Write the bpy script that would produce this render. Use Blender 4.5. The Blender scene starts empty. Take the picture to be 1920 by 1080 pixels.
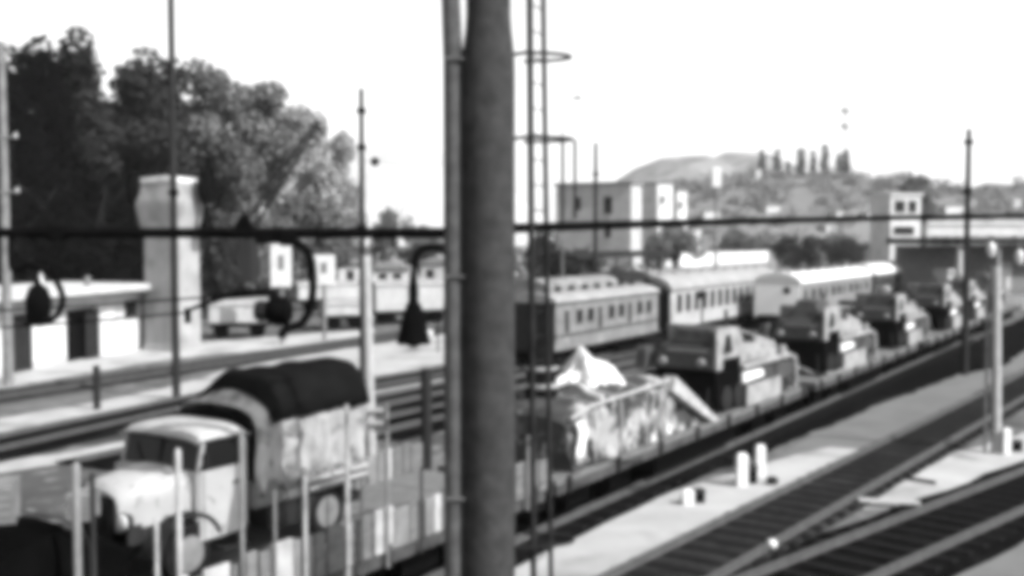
import bpy, math, random
from mathutils import Vector, noise
R = math.radians
random.seed(7)
scene = bpy.context.scene
COL = scene.collection
# ------------------------------------------------------------------ camera
H = 5.65; FPX = 2000.0; PITCH = math.atan(90/2000)
cam_d = bpy.data.cameras.new('camera'); cam = bpy.data.objects.new('camera', cam_d); COL.objects.link(cam)
cam.location = (0, 0, H); cam.rotation_euler = (math.pi/2-PITCH, 0, 0)
cam_d.sensor_width = 36; cam_d.lens = 36*FPX/1920; cam_d.clip_end = 6000; cam_d.clip_start = .1
scene.camera = cam

def ray(px, py):
    cp, sp = math.cos(PITCH), math.sin(PITCH)
    x = px-960; u = 540-py
    return Vector((x, FPX*cp+u*sp, -FPX*sp+u*cp))
def G(px, py, z=0.0):                     # where the sight line meets the level z
    d = ray(px, py); t = (z-H)/d.z
    return Vector((d.x*t, d.y*t, z))
def D(px, py, y):                         # where the sight line is y metres away
    d = ray(px, py); t = y/d.y
    return Vector((d.x*t, y, H+d.z*t))

# ------------------------------------------------------------------ materials
def mat(name, v, rough=.8, var=.25, scale=3.0, metal=0.0, bump=0.0, bscale=30.0, patches=None, streak=None, coord='Object', spec=None):
    m = bpy.data.materials.new(name); m.use_nodes = True
    nt = m.node_tree; N = nt.nodes; L = nt.links
    b = N['Principled BSDF']; b.inputs['Roughness'].default_value = rough; b.inputs['Metallic'].default_value = metal
    b.inputs['Specular IOR Level'].default_value = spec if spec is not None else (0 if v < .1 else .2)
    tc = N.new('ShaderNodeTexCoord'); mp = N.new('ShaderNodeMapping'); L.new(tc.outputs[coord], mp.inputs['Vector'])
    if streak: mp.inputs['Scale'].default_value = streak
    n = N.new('ShaderNodeTexNoise'); n.inputs['Scale'].default_value = scale; n.inputs['Detail'].default_value = 6; n.inputs['Roughness'].default_value = .65
    L.new(mp.outputs[0], n.inputs['Vector'])
    cr = N.new('ShaderNodeValToRGB'); e = cr.color_ramp.elements
    lo = max(0, v*(1-var)); hi = min(1, v*(1+var))
    e[0].position = .32; e[1].position = .68
    e[0].color = (lo, lo, lo, 1); e[1].color = (hi, hi, hi, 1)
    L.new(n.outputs['Fac'], cr.inputs[0]); out = cr.outputs[0]
    if patches:                            # (value, scale, threshold, softness): painted blotches, stains
        for (pv, ps, th, so) in patches:
            n2 = N.new('ShaderNodeTexNoise'); n2.inputs['Scale'].default_value = ps; n2.inputs['Detail'].default_value = 3
            L.new(tc.outputs[coord], n2.inputs['Vector'])
            mr = N.new('ShaderNodeMapRange'); mr.inputs[1].default_value = th-so; mr.inputs[2].default_value = th+so
            L.new(n2.outputs['Fac'], mr.inputs[0])
            mx = N.new('ShaderNodeMix'); mx.data_type = 'RGBA'
            L.new(mr.outputs[0], mx.inputs['Factor']); L.new(out, mx.inputs['A']); mx.inputs['B'].default_value = (pv, pv, pv, 1)
            out = mx.outputs['Result']
    L.new(out, b.inputs['Base Color'])
    if bump:
        n3 = N.new('ShaderNodeTexNoise'); n3.inputs['Scale'].default_value = bscale; n3.inputs['Detail'].default_value = 5
        L.new(tc.outputs[coord], n3.inputs['Vector'])
        bp = N.new('ShaderNodeBump'); bp.inputs['Strength'].default_value = bump; bp.inputs['Distance'].default_value = .05
        L.new(n3.outputs['Fac'], bp.inputs['Height']); L.new(bp.outputs[0], b.inputs['Normal'])
    return m
def leaf_mat(name, v, var=.35):
    m = bpy.data.materials.new(name); m.use_nodes = True
    nt = m.node_tree; N = nt.nodes; L = nt.links
    b = N['Principled BSDF']; b.inputs['Roughness'].default_value = .7; b.inputs['Specular IOR Level'].default_value = 0
    oi = N.new('ShaderNodeTexCoord'); n = N.new('ShaderNodeTexNoise'); n.inputs['Scale'].default_value = .45; n.inputs['Detail'].default_value = 4
    L.new(oi.outputs['Object'], n.inputs['Vector'])
    cr = N.new('ShaderNodeValToRGB'); e = cr.color_ramp.elements; e[0].position = .3; e[1].position = .7
    e[0].color = (v*(1-var),)*3+(1,); e[1].color = (v*(1+var),)*3+(1,)
    L.new(n.outputs['Fac'], cr.inputs[0]); L.new(cr.outputs[0], b.inputs['Base Color'])
    return m

M = dict(
    ground=mat('trodden_earth', .085, .95, .35, .35, bump=.5, bscale=6, patches=[(.04, .12, .56, .06), (.14, 1.3, .62, .05)]),
    path=mat('pale_gravel', .27, .95, .18, .5, bump=.4, bscale=14, patches=[(.14, .45, .62, .08)]),
    greypath=mat('grey_gravel', .1, .95, .2, .5, bump=.4, bscale=14, patches=[(.1, .5, .62, .06)]),
    concrete=mat('worn_concrete', .3, .9, .14, .7, bump=.2, bscale=10, patches=[(.17, .5, .6, .08)]),
    ballast=mat('oily_ballast', .004, .95, .5, 5, bump=.9, bscale=18, patches=[(.009, .8, .62, .06)]),
    lightballast=mat('grey_ballast', .018, .95, .45, 5, bump=.9, bscale=18, patches=[(.032, .7, .6, .06)]),
    sleeper=mat('tarred_timber', .01, .9, .4, 8),
    rail=mat('rail_steel', .06, .6, .2, 4, metal=.0),
    mast=mat('dark_mast_paint', .032, .55, .3, 5, patches=[(.045, 2.2, .66, .04)]),
    mastlight=mat('weathered_conduit', .065, .6, .3, 5),
    black=mat('black_iron', .003, .6, .3, 6),
    dark=mat('dark_steel', .018, .6, .35, 4),
    pole=mat('creosoted_pole', .022, .85, .35, 3, streak=(8, 8, .6)),
    palepole=mat('pale_concrete_post', .27, .85, .2, 3),
    greypole=mat('grey_concrete_post', .13, .85, .3, 2.5),
    towerwall=mat('stained_tower_plaster', .24, .9, .15, .9, patches=[(.15, .7, .6, .09)], streak=(2, 2, .5)),
    brightwhite=mat('fresh_white_paint', .8, .7, .05, 1.5),
    leafscrub=leaf_mat('hazed_scrub_leaf', .14),  # scrub paled in its colour to stand for haze
    white=mat('white_paint', .5, .7, .08, 1.5, patches=[(.33, 1.1, .64, .08)]),
    stucco=mat('white_stucco', .44, .9, .1, .8, patches=[(.3, .6, .62, .1)]),
    greystucco=mat('grey_stucco', .32, .9, .15, .8, patches=[(.26, .6, .64, .07)]),
    rooftile=mat('roof_tiles', .15, .9, .25, 2),
    soffit=mat('roof_slab', .36, .85, .12, 1),
    glass=mat('dark_window', .008, .2, .1, 2, spec=.12),
    tankgrey=mat('army_dark_and_shade_paint', .05, .7, .3, 2.5, patches=[(.025, 1.6, .62, .06)]),
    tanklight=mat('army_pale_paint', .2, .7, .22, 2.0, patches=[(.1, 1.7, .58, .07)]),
    rubber=mat('rubber', .01, .85, .3, 8),
    camo=mat('camouflage_canvas', .04, .95, .3, 3, bump=.6, bscale=7, patches=[(.22, 1.15, .52, .04), (.45, 2.3, .62, .04), (.02, 2.2, .6, .04)]),
    paletarp=mat('pale_tarpaulin', .5, .9, .2, 2.5, bump=.6, bscale=4, patches=[(.2, 2.6, .6, .07)]),
    strap=mat('pale_timber', .27, .9, .3, 3),
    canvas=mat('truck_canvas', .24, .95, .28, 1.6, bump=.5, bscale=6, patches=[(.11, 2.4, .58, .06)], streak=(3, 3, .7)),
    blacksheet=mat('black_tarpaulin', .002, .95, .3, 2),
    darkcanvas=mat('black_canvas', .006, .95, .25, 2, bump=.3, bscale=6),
    truckpaint=mat('truck_pale_paint', .27, .55, .1, 2, patches=[(.16, 6, .66, .05)]),
    coach=mat('coach_paint', .13, .7, .2, 1.6, patches=[(.2, 1.4, .62, .06), (.08, 2.1, .66, .05)]),
    coachroof=mat('coach_roof_canvas', .2, .85, .2, 1.2),
    coachpale=mat('pale_coach_paint', .28, .7, .15, 1.6, patches=[(.3, 1.3, .62, .06)]),
    whiteroof=mat('white_coach_roof', .42, .8, .1, 1.0),
    timber=mat('old_timber', .1, .9, .3, 3, streak=(1, 6, 6)),
    bark=mat('bark', .012, .95, .4, 4),
    hill=mat('hill_scrub', .17, .95, .3, .03, patches=[(.1, .05, .55, .05), (.26, .09, .64, .04)]),  # tone raised to carry haze over the far hill
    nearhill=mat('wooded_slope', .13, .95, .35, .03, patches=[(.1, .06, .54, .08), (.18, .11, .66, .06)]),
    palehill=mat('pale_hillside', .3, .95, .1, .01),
    field=mat('dry_field', .16, .95, .2, .05),
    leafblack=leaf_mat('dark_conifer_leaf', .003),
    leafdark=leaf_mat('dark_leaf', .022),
    leafmid=leaf_mat('mid_leaf', .085),  # tone raised a little for distance haze on the middle trees
    leafhazed=leaf_mat('hazed_leaf', .2),  # distance haze of the farthest trees put into the leaf colour
)

# ------------------------------------------------------------------ mesh builder
class MB:
    def __init__(s): s.v = []; s.f = []; s.mi = []
    def add(s, vs, fs, mi=0):
        o = len(s.v); s.v += [tuple(v) for v in vs]; s.f += [tuple(i+o for i in f) for f in fs]; s.mi += [mi]*len(fs); return s
    def box(s, x0, x1, y0, y1, z0, z1, mi=0):
        vs = [(x0,y0,z0),(x1,y0,z0),(x1,y1,z0),(x0,y1,z0),(x0,y0,z1),(x1,y0,z1),(x1,y1,z1),(x0,y1,z1)]
        return s.add(vs, [(0,3,2,1),(4,5,6,7),(0,1,5,4),(1,2,6,5),(2,3,7,6),(3,0,4,7)], mi)
    def hexa(s, vs, mi=0):                 # 8 corners, bottom ring then top ring
        return s.add(vs, [(0,3,2,1),(4,5,6,7),(0,1,5,4),(1,2,6,5),(2,3,7,6),(3,0,4,7)], mi)
    def prism(s, poly, y0, y1, mi=0):      # polygon in x,z pulled along y
        n = len(poly)
        vs = [(x, y0, z) for x, z in poly]+[(x, y1, z) for x, z in poly]
        fs = [tuple(range(n)), tuple(range(2*n-1, n-1, -1))]+[(i, (i+1) % n+0, (i+1) % n+n, i+n)[::-1] for i in range(n)]
        return s.add(vs, fs, mi)
    def prismx(s, poly, x0, x1, mi=0):     # polygon in y,z pulled along x
        n = len(poly)
        vs = [(x0, y, z) for y, z in poly]+[(x1, y, z) for y, z in poly]
        fs = [tuple(range(n-1, -1, -1)), tuple(range(n, 2*n))]+[(i, (i+1) % n, (i+1) % n+n, i+n) for i in range(n)]
        return s.add(vs, fs, mi)
    def tube(s, pts, r, n=8, mi=0):
        pts = [Vector(p) for p in pts]; k = len(pts)
        rs = r if isinstance(r, (list, tuple)) else [r]*k
        vs = []; a = None
        for i, p in enumerate(pts):
            t = (pts[min(i+1, k-1)]-pts[max(i-1, 0)]).normalized()
            if a is None: a = t.orthogonal().normalized()
            a = (a-t*a.dot(t)).normalized(); b = t.cross(a)
            for j in range(n):
                q = 2*math.pi*j/n; vs.append(p+(a*math.cos(q)+b*math.sin(q))*rs[i])
        fs = []
        for i in range(k-1):
            for j in range(n):
                fs.append((i*n+j, i*n+(j+1) % n, (i+1)*n+(j+1) % n, (i+1)*n+j))
        fs += [tuple(range(n-1, -1, -1)), tuple(range((k-1)*n, k*n))]
        return s.add(vs, fs, mi)
    def lathe(s, prof, c=(0, 0, 0), n=20, axis='z', mi=0):
        vs = []; c = Vector(c)
        for (r, h) in prof:
            for j in range(n):
                q = 2*math.pi*j/n; a, b = r*math.cos(q), r*math.sin(q)
                p = {'z': (a, b, h), 'y': (a, h, b), 'x': (h, a, b)}[axis]
                vs.append(c+Vector(p))
        k = len(prof); fs = []
        for i in range(k-1):
            for j in range(n):
                fs.append((i*n+j, i*n+(j+1) % n, (i+1)*n+(j+1) % n, (i+1)*n+j))
        fs += [tuple(range(n-1, -1, -1)), tuple(range((k-1)*n, k*n))]
        return s.add(vs, fs, mi)
    def build_each(s, name, mats, parent=None, **kw):      # every separate piece as an object of its own
        par = list(range(len(s.v)))
        def find(a):
            while par[a] != a: par[a] = par[par[a]]; a = par[a]
            return a
        for f in s.f:
            for i in f[1:]: par[find(i)] = find(f[0])
        groups = {}
        for f, m in zip(s.f, s.mi): groups.setdefault(find(f[0]), []).append((f, m))
        out = []
        for g_ in groups.values():
            ids = sorted({i for f, m in g_ for i in f}); mp = {a: k for k, a in enumerate(ids)}
            b = MB(); b.v = [s.v[i] for i in ids]; b.f = [tuple(mp[i] for i in f) for f, m in g_]; b.mi = [m for f, m in g_]
            out.append(b.build(name, mats, parent, **kw))
        return out
    def build(s, name, mats, parent=None, loc=(0, 0, 0), rz=0, smooth=False, bevel=0):
        me = bpy.data.meshes.new(name); me.from_pydata(s.v, [], s.f)
        for m in (mats if isinstance(mats, (list, tuple)) else [mats]): me.materials.append(m)
        for p, i in zip(me.polygons, s.mi): p.material_index = i; p.use_smooth = smooth
        me.validate(); me.update()
        o = bpy.data.objects.new(name, me); COL.objects.link(o); o.location = loc; o.rotation_euler = (0, 0, rz)
        if parent: o.parent = parent
        if smooth:
            ws = o.modifiers.new('edges', 'EDGE_SPLIT'); ws.split_angle = R(40)
        if bevel:
            b = o.modifiers.new('bevel', 'BEVEL'); b.width = bevel; b.segments = 2; b.limit_method = 'ANGLE'
        return o
def tag(o, label, cat, group=None):
    o['label'] = label; o['category'] = cat
    if group: o['group'] = group
    return o
def thing(name, label, cat, loc=(0, 0, 0), rz=0, group=None):
    o = bpy.data.objects.new(name, None); COL.objects.link(o); o.location = loc; o.rotation_euler = (0, 0, rz); o.empty_display_size = .3
    return tag(o, label, cat, group)
def struct(o, kind='structure'): o['kind'] = kind; return o
def copy_tree(o, parent=None):
    c = o.copy(); COL.objects.link(c)
    if parent: c.parent = parent
    for ch in list(o.children): copy_tree(ch, c)
    return c
def sheet(name, pts, m, z):
    out = []
    for a, b in zip(pts, pts[1:]+pts[:1]):
        k = max(1, min(160, int((b-a).length/.35)))
        for i in range(k):
            p = a.lerp(b, i/k); q = noise.noise_vector(Vector((p.x*.8, p.y*.8, z*9)))*.16+noise.noise_vector(Vector((p.x*3, p.y*3, z*9)))*.07
            out.append(Vector((p.x+q.x, p.y+q.y, 0)))
    mb = MB(); vs = [(p.x, p.y, z) for p in out]; mb.add(vs, [tuple(range(len(vs)))])
    o = mb.build(name, m); me = o.data
    if me.polygons[0].normal.z < 0: me.flip_normals()
    return struct(o)
def unit(deg): return Vector((math.sin(R(deg)), math.cos(R(deg)), 0))

# ------------------------------------------------------------------ world, sun, haze
w = bpy.data.worlds.new('World'); scene.world = w; w.use_nodes = True
nt = w.node_tree; N = nt.nodes; L = nt.links
bg = N['Background']; sky = N.new('ShaderNodeTexSky'); sky.sky_type = 'NISHITA'; sky.sun_disc = False
SUN_EL = 42; sun_vec = Vector((.84, -.54, 0)).normalized()
sky.sun_elevation = R(SUN_EL); sky.sun_rotation = math.atan2(sun_vec.x, sun_vec.y)
sky.air_density = 1.0; sky.dust_density = 6.0; sky.ozone_density = 1.0; sky.altitude = 50
bw = N.new('ShaderNodeRGBToBW'); L.new(sky.outputs[0], bw.inputs[0]); L.new(bw.outputs[0], bg.inputs[0])
tcw = N.new('ShaderNodeTexCoord'); sx = N.new('ShaderNodeSeparateXYZ'); L.new(tcw.outputs['Generated'], sx.inputs[0])
rg_ = N.new('ShaderNodeMapRange'); rg_.inputs[1].default_value = .05; rg_.inputs[2].default_value = .55; rg_.inputs[3].default_value = 4.6; rg_.inputs[4].default_value = .3
L.new(sx.outputs['Z'], rg_.inputs[0])      # milky haze, brightest low over the horizon
ad = N.new('ShaderNodeMath'); ad.operation = 'ADD'; L.new(rg_.outputs[0], ad.inputs[1])
L.new(bw.outputs[0], ad.inputs[0]); L.new(ad.outputs[0], bg.inputs[0])
bg.inputs[1].default_value = .12
sd = bpy.data.lights.new('sun', 'SUN'); so = bpy.data.objects.new('sun', sd); COL.objects.link(so)
sd.energy = 4.6; sd.angle = R(.6); sd.color = (1, 1, 1)
sdir = Vector((sun_vec.x*math.cos(R(SUN_EL)), sun_vec.y*math.cos(R(SUN_EL)), math.sin(R(SUN_EL))))
so.rotation_euler = sdir.to_track_quat('Z', 'Y').to_euler()
scene.view_settings.view_transform = 'Standard'; scene.view_settings.look = 'None'; scene.view_settings.gamma = 1
scene.view_settings.exposure = .82
scene.cycles.pixel_filter_type = 'BLACKMAN_HARRIS'; scene.cycles.filter_width = 7.4
scene.cycles.max_bounces = 6; scene.cycles.volume_bounces = 0

hz = MB().box(-1700, 1700, -80, 2300, -1, 150).build('haze', M['white'])
hm = bpy.data.materials.new('haze_air'); hm.use_nodes = True
for n in list(hm.node_tree.nodes):
    if n.type == 'BSDF_PRINCIPLED': hm.node_tree.nodes.remove(n)
pv = hm.node_tree.nodes.new('ShaderNodeVolumePrincipled'); pv.inputs['Density'].default_value = .00014; pv.inputs['Color'].default_value = (.95, .95, .95, 1)
hm.node_tree.links.new(pv.outputs[0], hm.node_tree.nodes['Material Output'].inputs['Volume'])
hz.data.materials.clear(); hz.data.materials.append(hm); struct(hz, 'stuff')

# ------------------------------------------------------------------ ground
g = MB()
g.add([(-1600, -60, 0), (1600, -60, 0), (1600, 2200, 0), (-1600, 2200, 0)], [(0, 1, 2, 3)])
struct(g.build('ground', M['ground']))
sheet('concrete_yard', [G(-80, 705), G(60, 690), G(290, 648), G(520, 630), G(700, 618), G(700, 630), G(500, 655), G(300, 676), G(40, 722), G(-80, 735)], M['concrete'], .004)
sheet('footpath', [G(-60, 795), G(190, 752), G(330, 722), G(440, 690), G(560, 668), G(700, 640), G(850, 625), G(850, 648), G(700, 668), G(560, 692), G(440, 716), G(330, 748), G(190, 775), G(-60, 822)], M['path'], .004)
sheet('footpath', [G(-60, 872), G(100, 852), G(230, 828), G(330, 806), G(330, 824), G(230, 846), G(100, 872), G(-60, 894)], M['path'], .004)
u32 = unit(32.4); n32 = Vector((u32.y, -u32.x, 0))      # along the military train, and across it towards the camera
C0 = Vector((.32, 20.99, 0))
def TP(t, wv, z=0): p = C0+u32*t+n32*wv; p.z = z; return p
# pale walkway between the train and the first open track
sheet('walkway', [G(900, 1150), G(1100, 1140), G(1180, 1077), G(1420, 958), G(1640, 846), G(1560, 838), G(1500, 848), G(1400, 880), G(1250, 925), G(1080, 985), G(960, 1030)], M['path'], .004)
sheet('gravel_path', [G(1640, 846.5), G(1870, 712), G(1990, 660), G(2100, 618), G(1960, 612), G(1860, 652), G(1760, 690), G(1650, 752), G(1520, 822), G(1440, 862), G(1500, 848.5), G(1560, 838.5)], M['greypath'], .008)
sheet('cinder_strip', [TP(5.0, .9), TP(75, .9), TP(75, 6)]+[G(1960, 628), G(1880, 688), G(1800, 703), G(1772, 714), G(1666, 753), G(1589, 784), G(1508, 820), G(1437, 848), G(1400, 868)], M['ballast'], .012)
sheet('footpath', [G(655, 815), G(655, 668), G(860, 632), G(860, 775)], M['path'], .006)
sheet('dry_field', [G(930, 525), G(930, 480), G(1180, 474), G(1480, 470), G(1480, 520)], M['field'], .03)
sheet('gravel_patch', [G(1590, 940), G(1640, 905), G(1790, 850), G(1960, 800), G(1990, 860), G(1880, 905), G(1740, 960), G(1620, 955)], M['path'], .008)
sheet('gravel_patch', [G(1700, 1090), G(1800, 1045), G(1950, 1000), G(1990, 1100)], M['greypath'], .004)

# ------------------------------------------------------------------ railway tracks
sl_mesh = [None]
def track(name_label, p0, ang, t0, t1, bed=1.25, sh=.35, m='ballast', sleepers=True, gauge=1.435, group='railway tracks in the yard'):
    d = unit(ang); nn = Vector((d.y, -d.x, 0)); L_ = t1-t0
    o0 = p0+d*t0
    rz = math.atan2(d.y, d.x)
    # ballast bed with sloped, ragged shoulders
    mb = MB(); k = int(L_/1.2)+2; vs = []
    for i in range(k):
        x = L_*i/(k-1)
        for (yy, zz) in ((-bed-sh, .0), (-bed, .09), (bed, .09), (bed+sh, .0)):
            j = (noise.noise(Vector((x*.9, yy*3+p0.x, p0.y)))*.6*sh if abs(yy) > bed-.01 else 0)
            vs.append((x, yy+j*(1 if yy > 0 else -1), zz+(.012 if zz == 0 else 0)))
    fs = []
    for i in range(k-1):
        for j in range(3): fs.append((i*4+j, (i+1)*4+j, (i+1)*4+j+1, i*4+j+1))
    b = mb.add(vs, fs).build('ballast_bed', M[m], loc=o0, rz=rz); struct(b)
    th = thing('railway_track', name_label, 'railway track', o0, rz, group)
    for s in (-1, 1):
        y = s*gauge/2
        prof = [(y-.062, .11), (y+.062, .11), (y+.062, .122), (y+.012, .135), (y+.012, .2), (y+.034, .21), (y+.034, .238), (y-.034, .238), (y-.034, .21), (y-.012, .2), (y-.012, .135), (y-.062, .122)]
        MB().prismx(prof, 0, L_).build('rail', M['rail'], th)
    if sleepers:
        x = .3; c = 0
        while x < L_ and c < 99:
            if sl_mesh[0] is None:
                s0 = MB().box(-.12, .12, -1.2, 1.2, .0, .112).build('sleeper', M['sleeper'], th, (x, 0, 0), bevel=.015); sl_mesh[0] = s0
            else:
                s0 = sl_mesh[0].copy(); COL.objects.link(s0); s0.parent = th; s0.location = (x, random.uniform(-.03, .03), 0); s0.scale = (1, min(1, (bed+sh*.8)/1.2), 1)
            x += .65; c += 1
    return th
track('track under the flat wagons of army vehicles, beside the pale walkway', C0, 32.4, -19, 46, bed=1.08, sh=.22)
cA = unit(29.5); CA = Vector((1.78, 44.5, 0))+Vector((-cA.y, cA.x, 0))*1.4
cB = unit(31); CB = Vector((17.3, 64.0, 0))+Vector((-cB.y, cB.x, 0))*1.4
track('track under the windowed clerestory coach and the striped coach behind it', CA, 29.5, -22, 60, sleepers=False)
track('track under the coaches with white roofs', CB, 31, -40, 60, sleepers=False)
pR = G(1420, 992)
aA = (G(1640, 845)-G(1180, 1075)); angA = math.degrees(math.atan2(aA.x, aA.y))
nA = Vector((aA.y, -aA.x, 0)).normalized()
track('open track right beside the lower edge of the pale walkway', G(1420, 957)+nA*.72, angA, -9, 34, bed=.86, sh=.15, m='lightballast')
aC = (G(1920, 893)-G(1460, 1075)); angC = math.degrees(math.atan2(aC.x, aC.y))
nC = Vector((aC.y, -aC.x, 0)).normalized()
track('open track cutting across the lower right corner', G(1690, 985)+nC*.72, angC, -8, 14, bed=1.1, m='ballast')
for i, (yy, lab) in enumerate(((712, 'farthest of the three tracks seen between the pale post and the big mast'), (746, 'middle of the three tracks seen between the pale post and the big mast'), (792, 'nearest of the three tracks seen between the pale post and the big mast'))):
    track(lab, G(770, yy), 33, -11, 22, bed=.82, sh=.12, sleepers=False)
aL = G(430, 742)-G(0, 838); track('track between the two pale footpaths, behind the truck bonnet', G(200, 795), math.degrees(math.atan2(aL.x, aL.y)), -12, 14, bed=1.3, sleepers=False)
aL = G(690, 650)-G(0, 762); track('track between the white shed yard and the upper pale footpath', G(250, 708), math.degrees(math.atan2(aL.x, aL.y)), -14, 30, bed=.9, m='lightballast', sleepers=False)

# ------------------------------------------------------------------ big mast with ladder cage and arms
PD = 12.5
mast = thing('gantry_mast', 'thick dark steel mast with caged ladder and long side arms, right in the foreground', 'mast', (-.275, PD, 0))
def ml(px, py, y=PD): p = D(px, py, y); return Vector((p.x+.275, p.y-PD, p.z))
prof = [(.38, 0), (.38, .05), (.31, .06), (.31, 7.6), (.305, 7.75), (.29, 7.92), (.27, 8.08), (.258, 8.25), (.255, 10.6)]
MB().lathe(prof, n=32).build('mast_tube', M['mast'], mast, smooth=True)
MB().tube([(-.405, -.05, 0), (-.405, -.05, 7.7), (-.44, -.05, 8.6), (-.44, -.05, 10.4)], [.118, .118, .105, .105], 14).build('conduit', M['mastlight'], mast, smooth=True)
for z in (2.6, 5.2, 7.7):
    MB().box(-.5, -.27, -.19, .02, z, z+.05).build('conduit_clip', M['mastlight'], mast, bevel=.01)
for (a, b, w_) in ((993, 1001, .038), (1020, 1036, .03)):
    pa, pb = ml(a, -40), ml(b, 1150)
    pa.y = pb.y = (.05 if a < 1000 else .38)
    MB().tube([pa, pb], w_, 8).build('ladder_stile', M['dark'], mast, smooth=True)
rg = MB()
for k in range(26):
    z = 1.2+k*.3; f = (z-1.2)/8
    rg.tube([(.52-.04*f, .05, z), (.68-.05*f, .38, z)], .008, 6)
rg.build_each('ladder_rung', M['dark'], mast)
for i, (py, wd) in enumerate(((101, .98), (258, 1.0), (1022, 1.03))):
    z = D(1020, py, PD).z; tilt = (.12, .0, .0)[i]
    pts = []
    for k in range(15):
        q = -math.pi/2+math.pi*k/14
        pts.append((.42+(wd-.42)*math.cos(q)*.98, .22+.30*math.sin(q), z+tilt*math.sin(q)*.0))
    pts = [(.22, -.06, z-.03)]+pts+[(.5, .5, z+.01)]
    MB().tube(pts, .021, 6).build('cage_hoop', M['dark'], mast, smooth=True)
for (px, ya, yb) in ((1055, 258, 420), (1078, 262, 410)):
    pa, pb = ml(px, ya, PD+.2), ml(px, yb, PD+.2); MB().tube([pa, pb], .018, 6).build('cage_bar', M['dark'], mast)
# left arm (level pipe) and right arm (receding pipe)
MB().tube([ml(-160, 436), ml(430, 437), ml(850, 437)], [.055, .062, .066], 10).build('left_arm', M['black'], mast, smooth=True)
pR0 = ml(955, 428); e = D(1990, 402, 23); pR1 = Vector((e.x+.275, e.y-PD, e.z))
MB().tube([pR0, pR0*.72+pR1*.28+Vector((0, 0, .02)), pR1], [.062, .05, .045], 10).build('right_arm', M['black'], mast, smooth=True)
# clamps on the arms
cl = MB()
p = ml(457, 418); cl.prism([(p.x-.13, p.z-.1), (p.x+.13, p.z-.1), (p.x+.03, p.z+.11), (p.x-.02, p.z+.11)], p.y-.06, p.y+.06)
for (px, py) in ((495, 448), (540, 452), (108, 440)):
    p = ml(px, py); cl.box(p.x-.09, p.x+.09, p.y-.07, p.y+.07, p.z-.06, p.z+.1)
cl.build_each('arm_clamp', M['black'], mast, bevel=.02)
def curve(pxs, r, name, y=PD):
    P_ = [ml(a, b, y) for a, b in pxs]; out = []
    for i in range(len(P_)-1):
        p0 = P_[max(i-1, 0)]; p1 = P_[i]; p2 = P_[i+1]; p3 = P_[min(i+2, len(P_)-1)]
        for k in range(6):
            t = k/6; out.append(.5*((2*p1)+(p2-p0)*t+(2*p0-5*p1+4*p2-p3)*t*t+(3*p1-p0-3*p2+p3)*t**3))
    out.append(P_[-1])
    return MB().tube(out, r, 10).build(name, M['black'], mast, smooth=True)
curve([(505, 446), (548, 452), (578, 474), (587, 520), (582, 575), (565, 606), (535, 618), (528, 634)], .05, 'hooked_bracket')
curve([(20, 440), (24, 505), (58, 497), (96, 515), (117, 555), (108, 590), (80, 606), (55, 604)], .038, 'hooked_bracket')
curve([(850, 476), (825, 466), (800, 464), (784, 474), (776, 500)], .045, 'hooked_bracket')
# lamps / insulators hanging from the arms
p = D(775, 495, PD)
lp = thing('pendant_lamp', 'dark tall cone-shaped lamp hanging from the short hook left of the mast', 'lamp', (p.x, p.y, p.z-.96))
MB().lathe([(.005, .0), (.195, .02), (.20, .045), (.19, .08), (.15, .27), (.095, .47), (.06, .52), (.063, .66), (.045, .78), (.02, .9), (.015, .965)], n=24).build('lamp_shade', M['black'], lp, smooth=True)
MB().lathe([(.0, -.03), (.05, -.02), (.07, .0), (.06, .015)], n=16).build('bulb', M['glass'], lp, smooth=True)
p = D(523, 583, PD)
ins = thing('arm_insulator', 'dark bell insulator in the open curve of the large hook', 'insulator', (p.x, p.y, p.z))
MB().lathe([(.02, -.12), (.11, -.15), (.165, -.1), (.18, 0), (.165, .1), (.1, .15), (.02, .16)], n=20, axis='x').build('bell', M['black'], ins, smooth=True)
MB().lathe([(.02, -.3), (.1, -.28), (.13, -.22), (.12, -.14), (.02, -.12)], n=20, axis='x').build('bell_cap', M['dark'], ins, smooth=True)
a0 = D(352, 582, PD)-p; a1 = D(420, 556, PD)-p; a2 = D(500, 548, PD)-p; a3 = D(520, 562, PD)-p
MB().tube([a0, a1, a2, a3], [.02, .04, .05, .035], 8).build('rod', M['black'], ins, smooth=True)
MB().box(a0.x-.03, a0.x+.03, -.04, .04, a0.z-.15, a0.z+.03).build('rod_end', M['black'], ins)
p = D(72, 568, PD)
ins2 = thing('hanging_lantern', 'small dark lantern hanging inside the hook at the far left', 'lantern', (p.x, p.y, p.z))
MB().lathe([(.03, -.22), (.12, -.2), (.14, -.1), (.15, .05), (.1, .18), (.03, .24), (.02, .3)], n=18).build('lantern_body', M['black'], ins2, smooth=True)
MB().lathe([(.02, -.27), (.16, -.26), (.16, -.22), (.02, -.21)], n=18).build('lantern_base', M['black'], ins2, smooth=True)
cab = [tag(MB().tube([D(-120, 622, PD), D(120, 606, PD), D(352, 586, PD)], .013, 6).build('cable', M['black']), 'lower of two thin dark cables crossing in front of the white shed', 'cable', 'cables in front of the white shed'),
       tag(MB().tube([D(-120, 590, PD), D(140, 574, PD), D(352, 560, PD), D(420, 556, PD)], .014, 6).build('cable', M['black']), 'upper of two thin dark cables crossing in front of the white shed', 'cable', 'cables in front of the white shed')]

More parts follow.
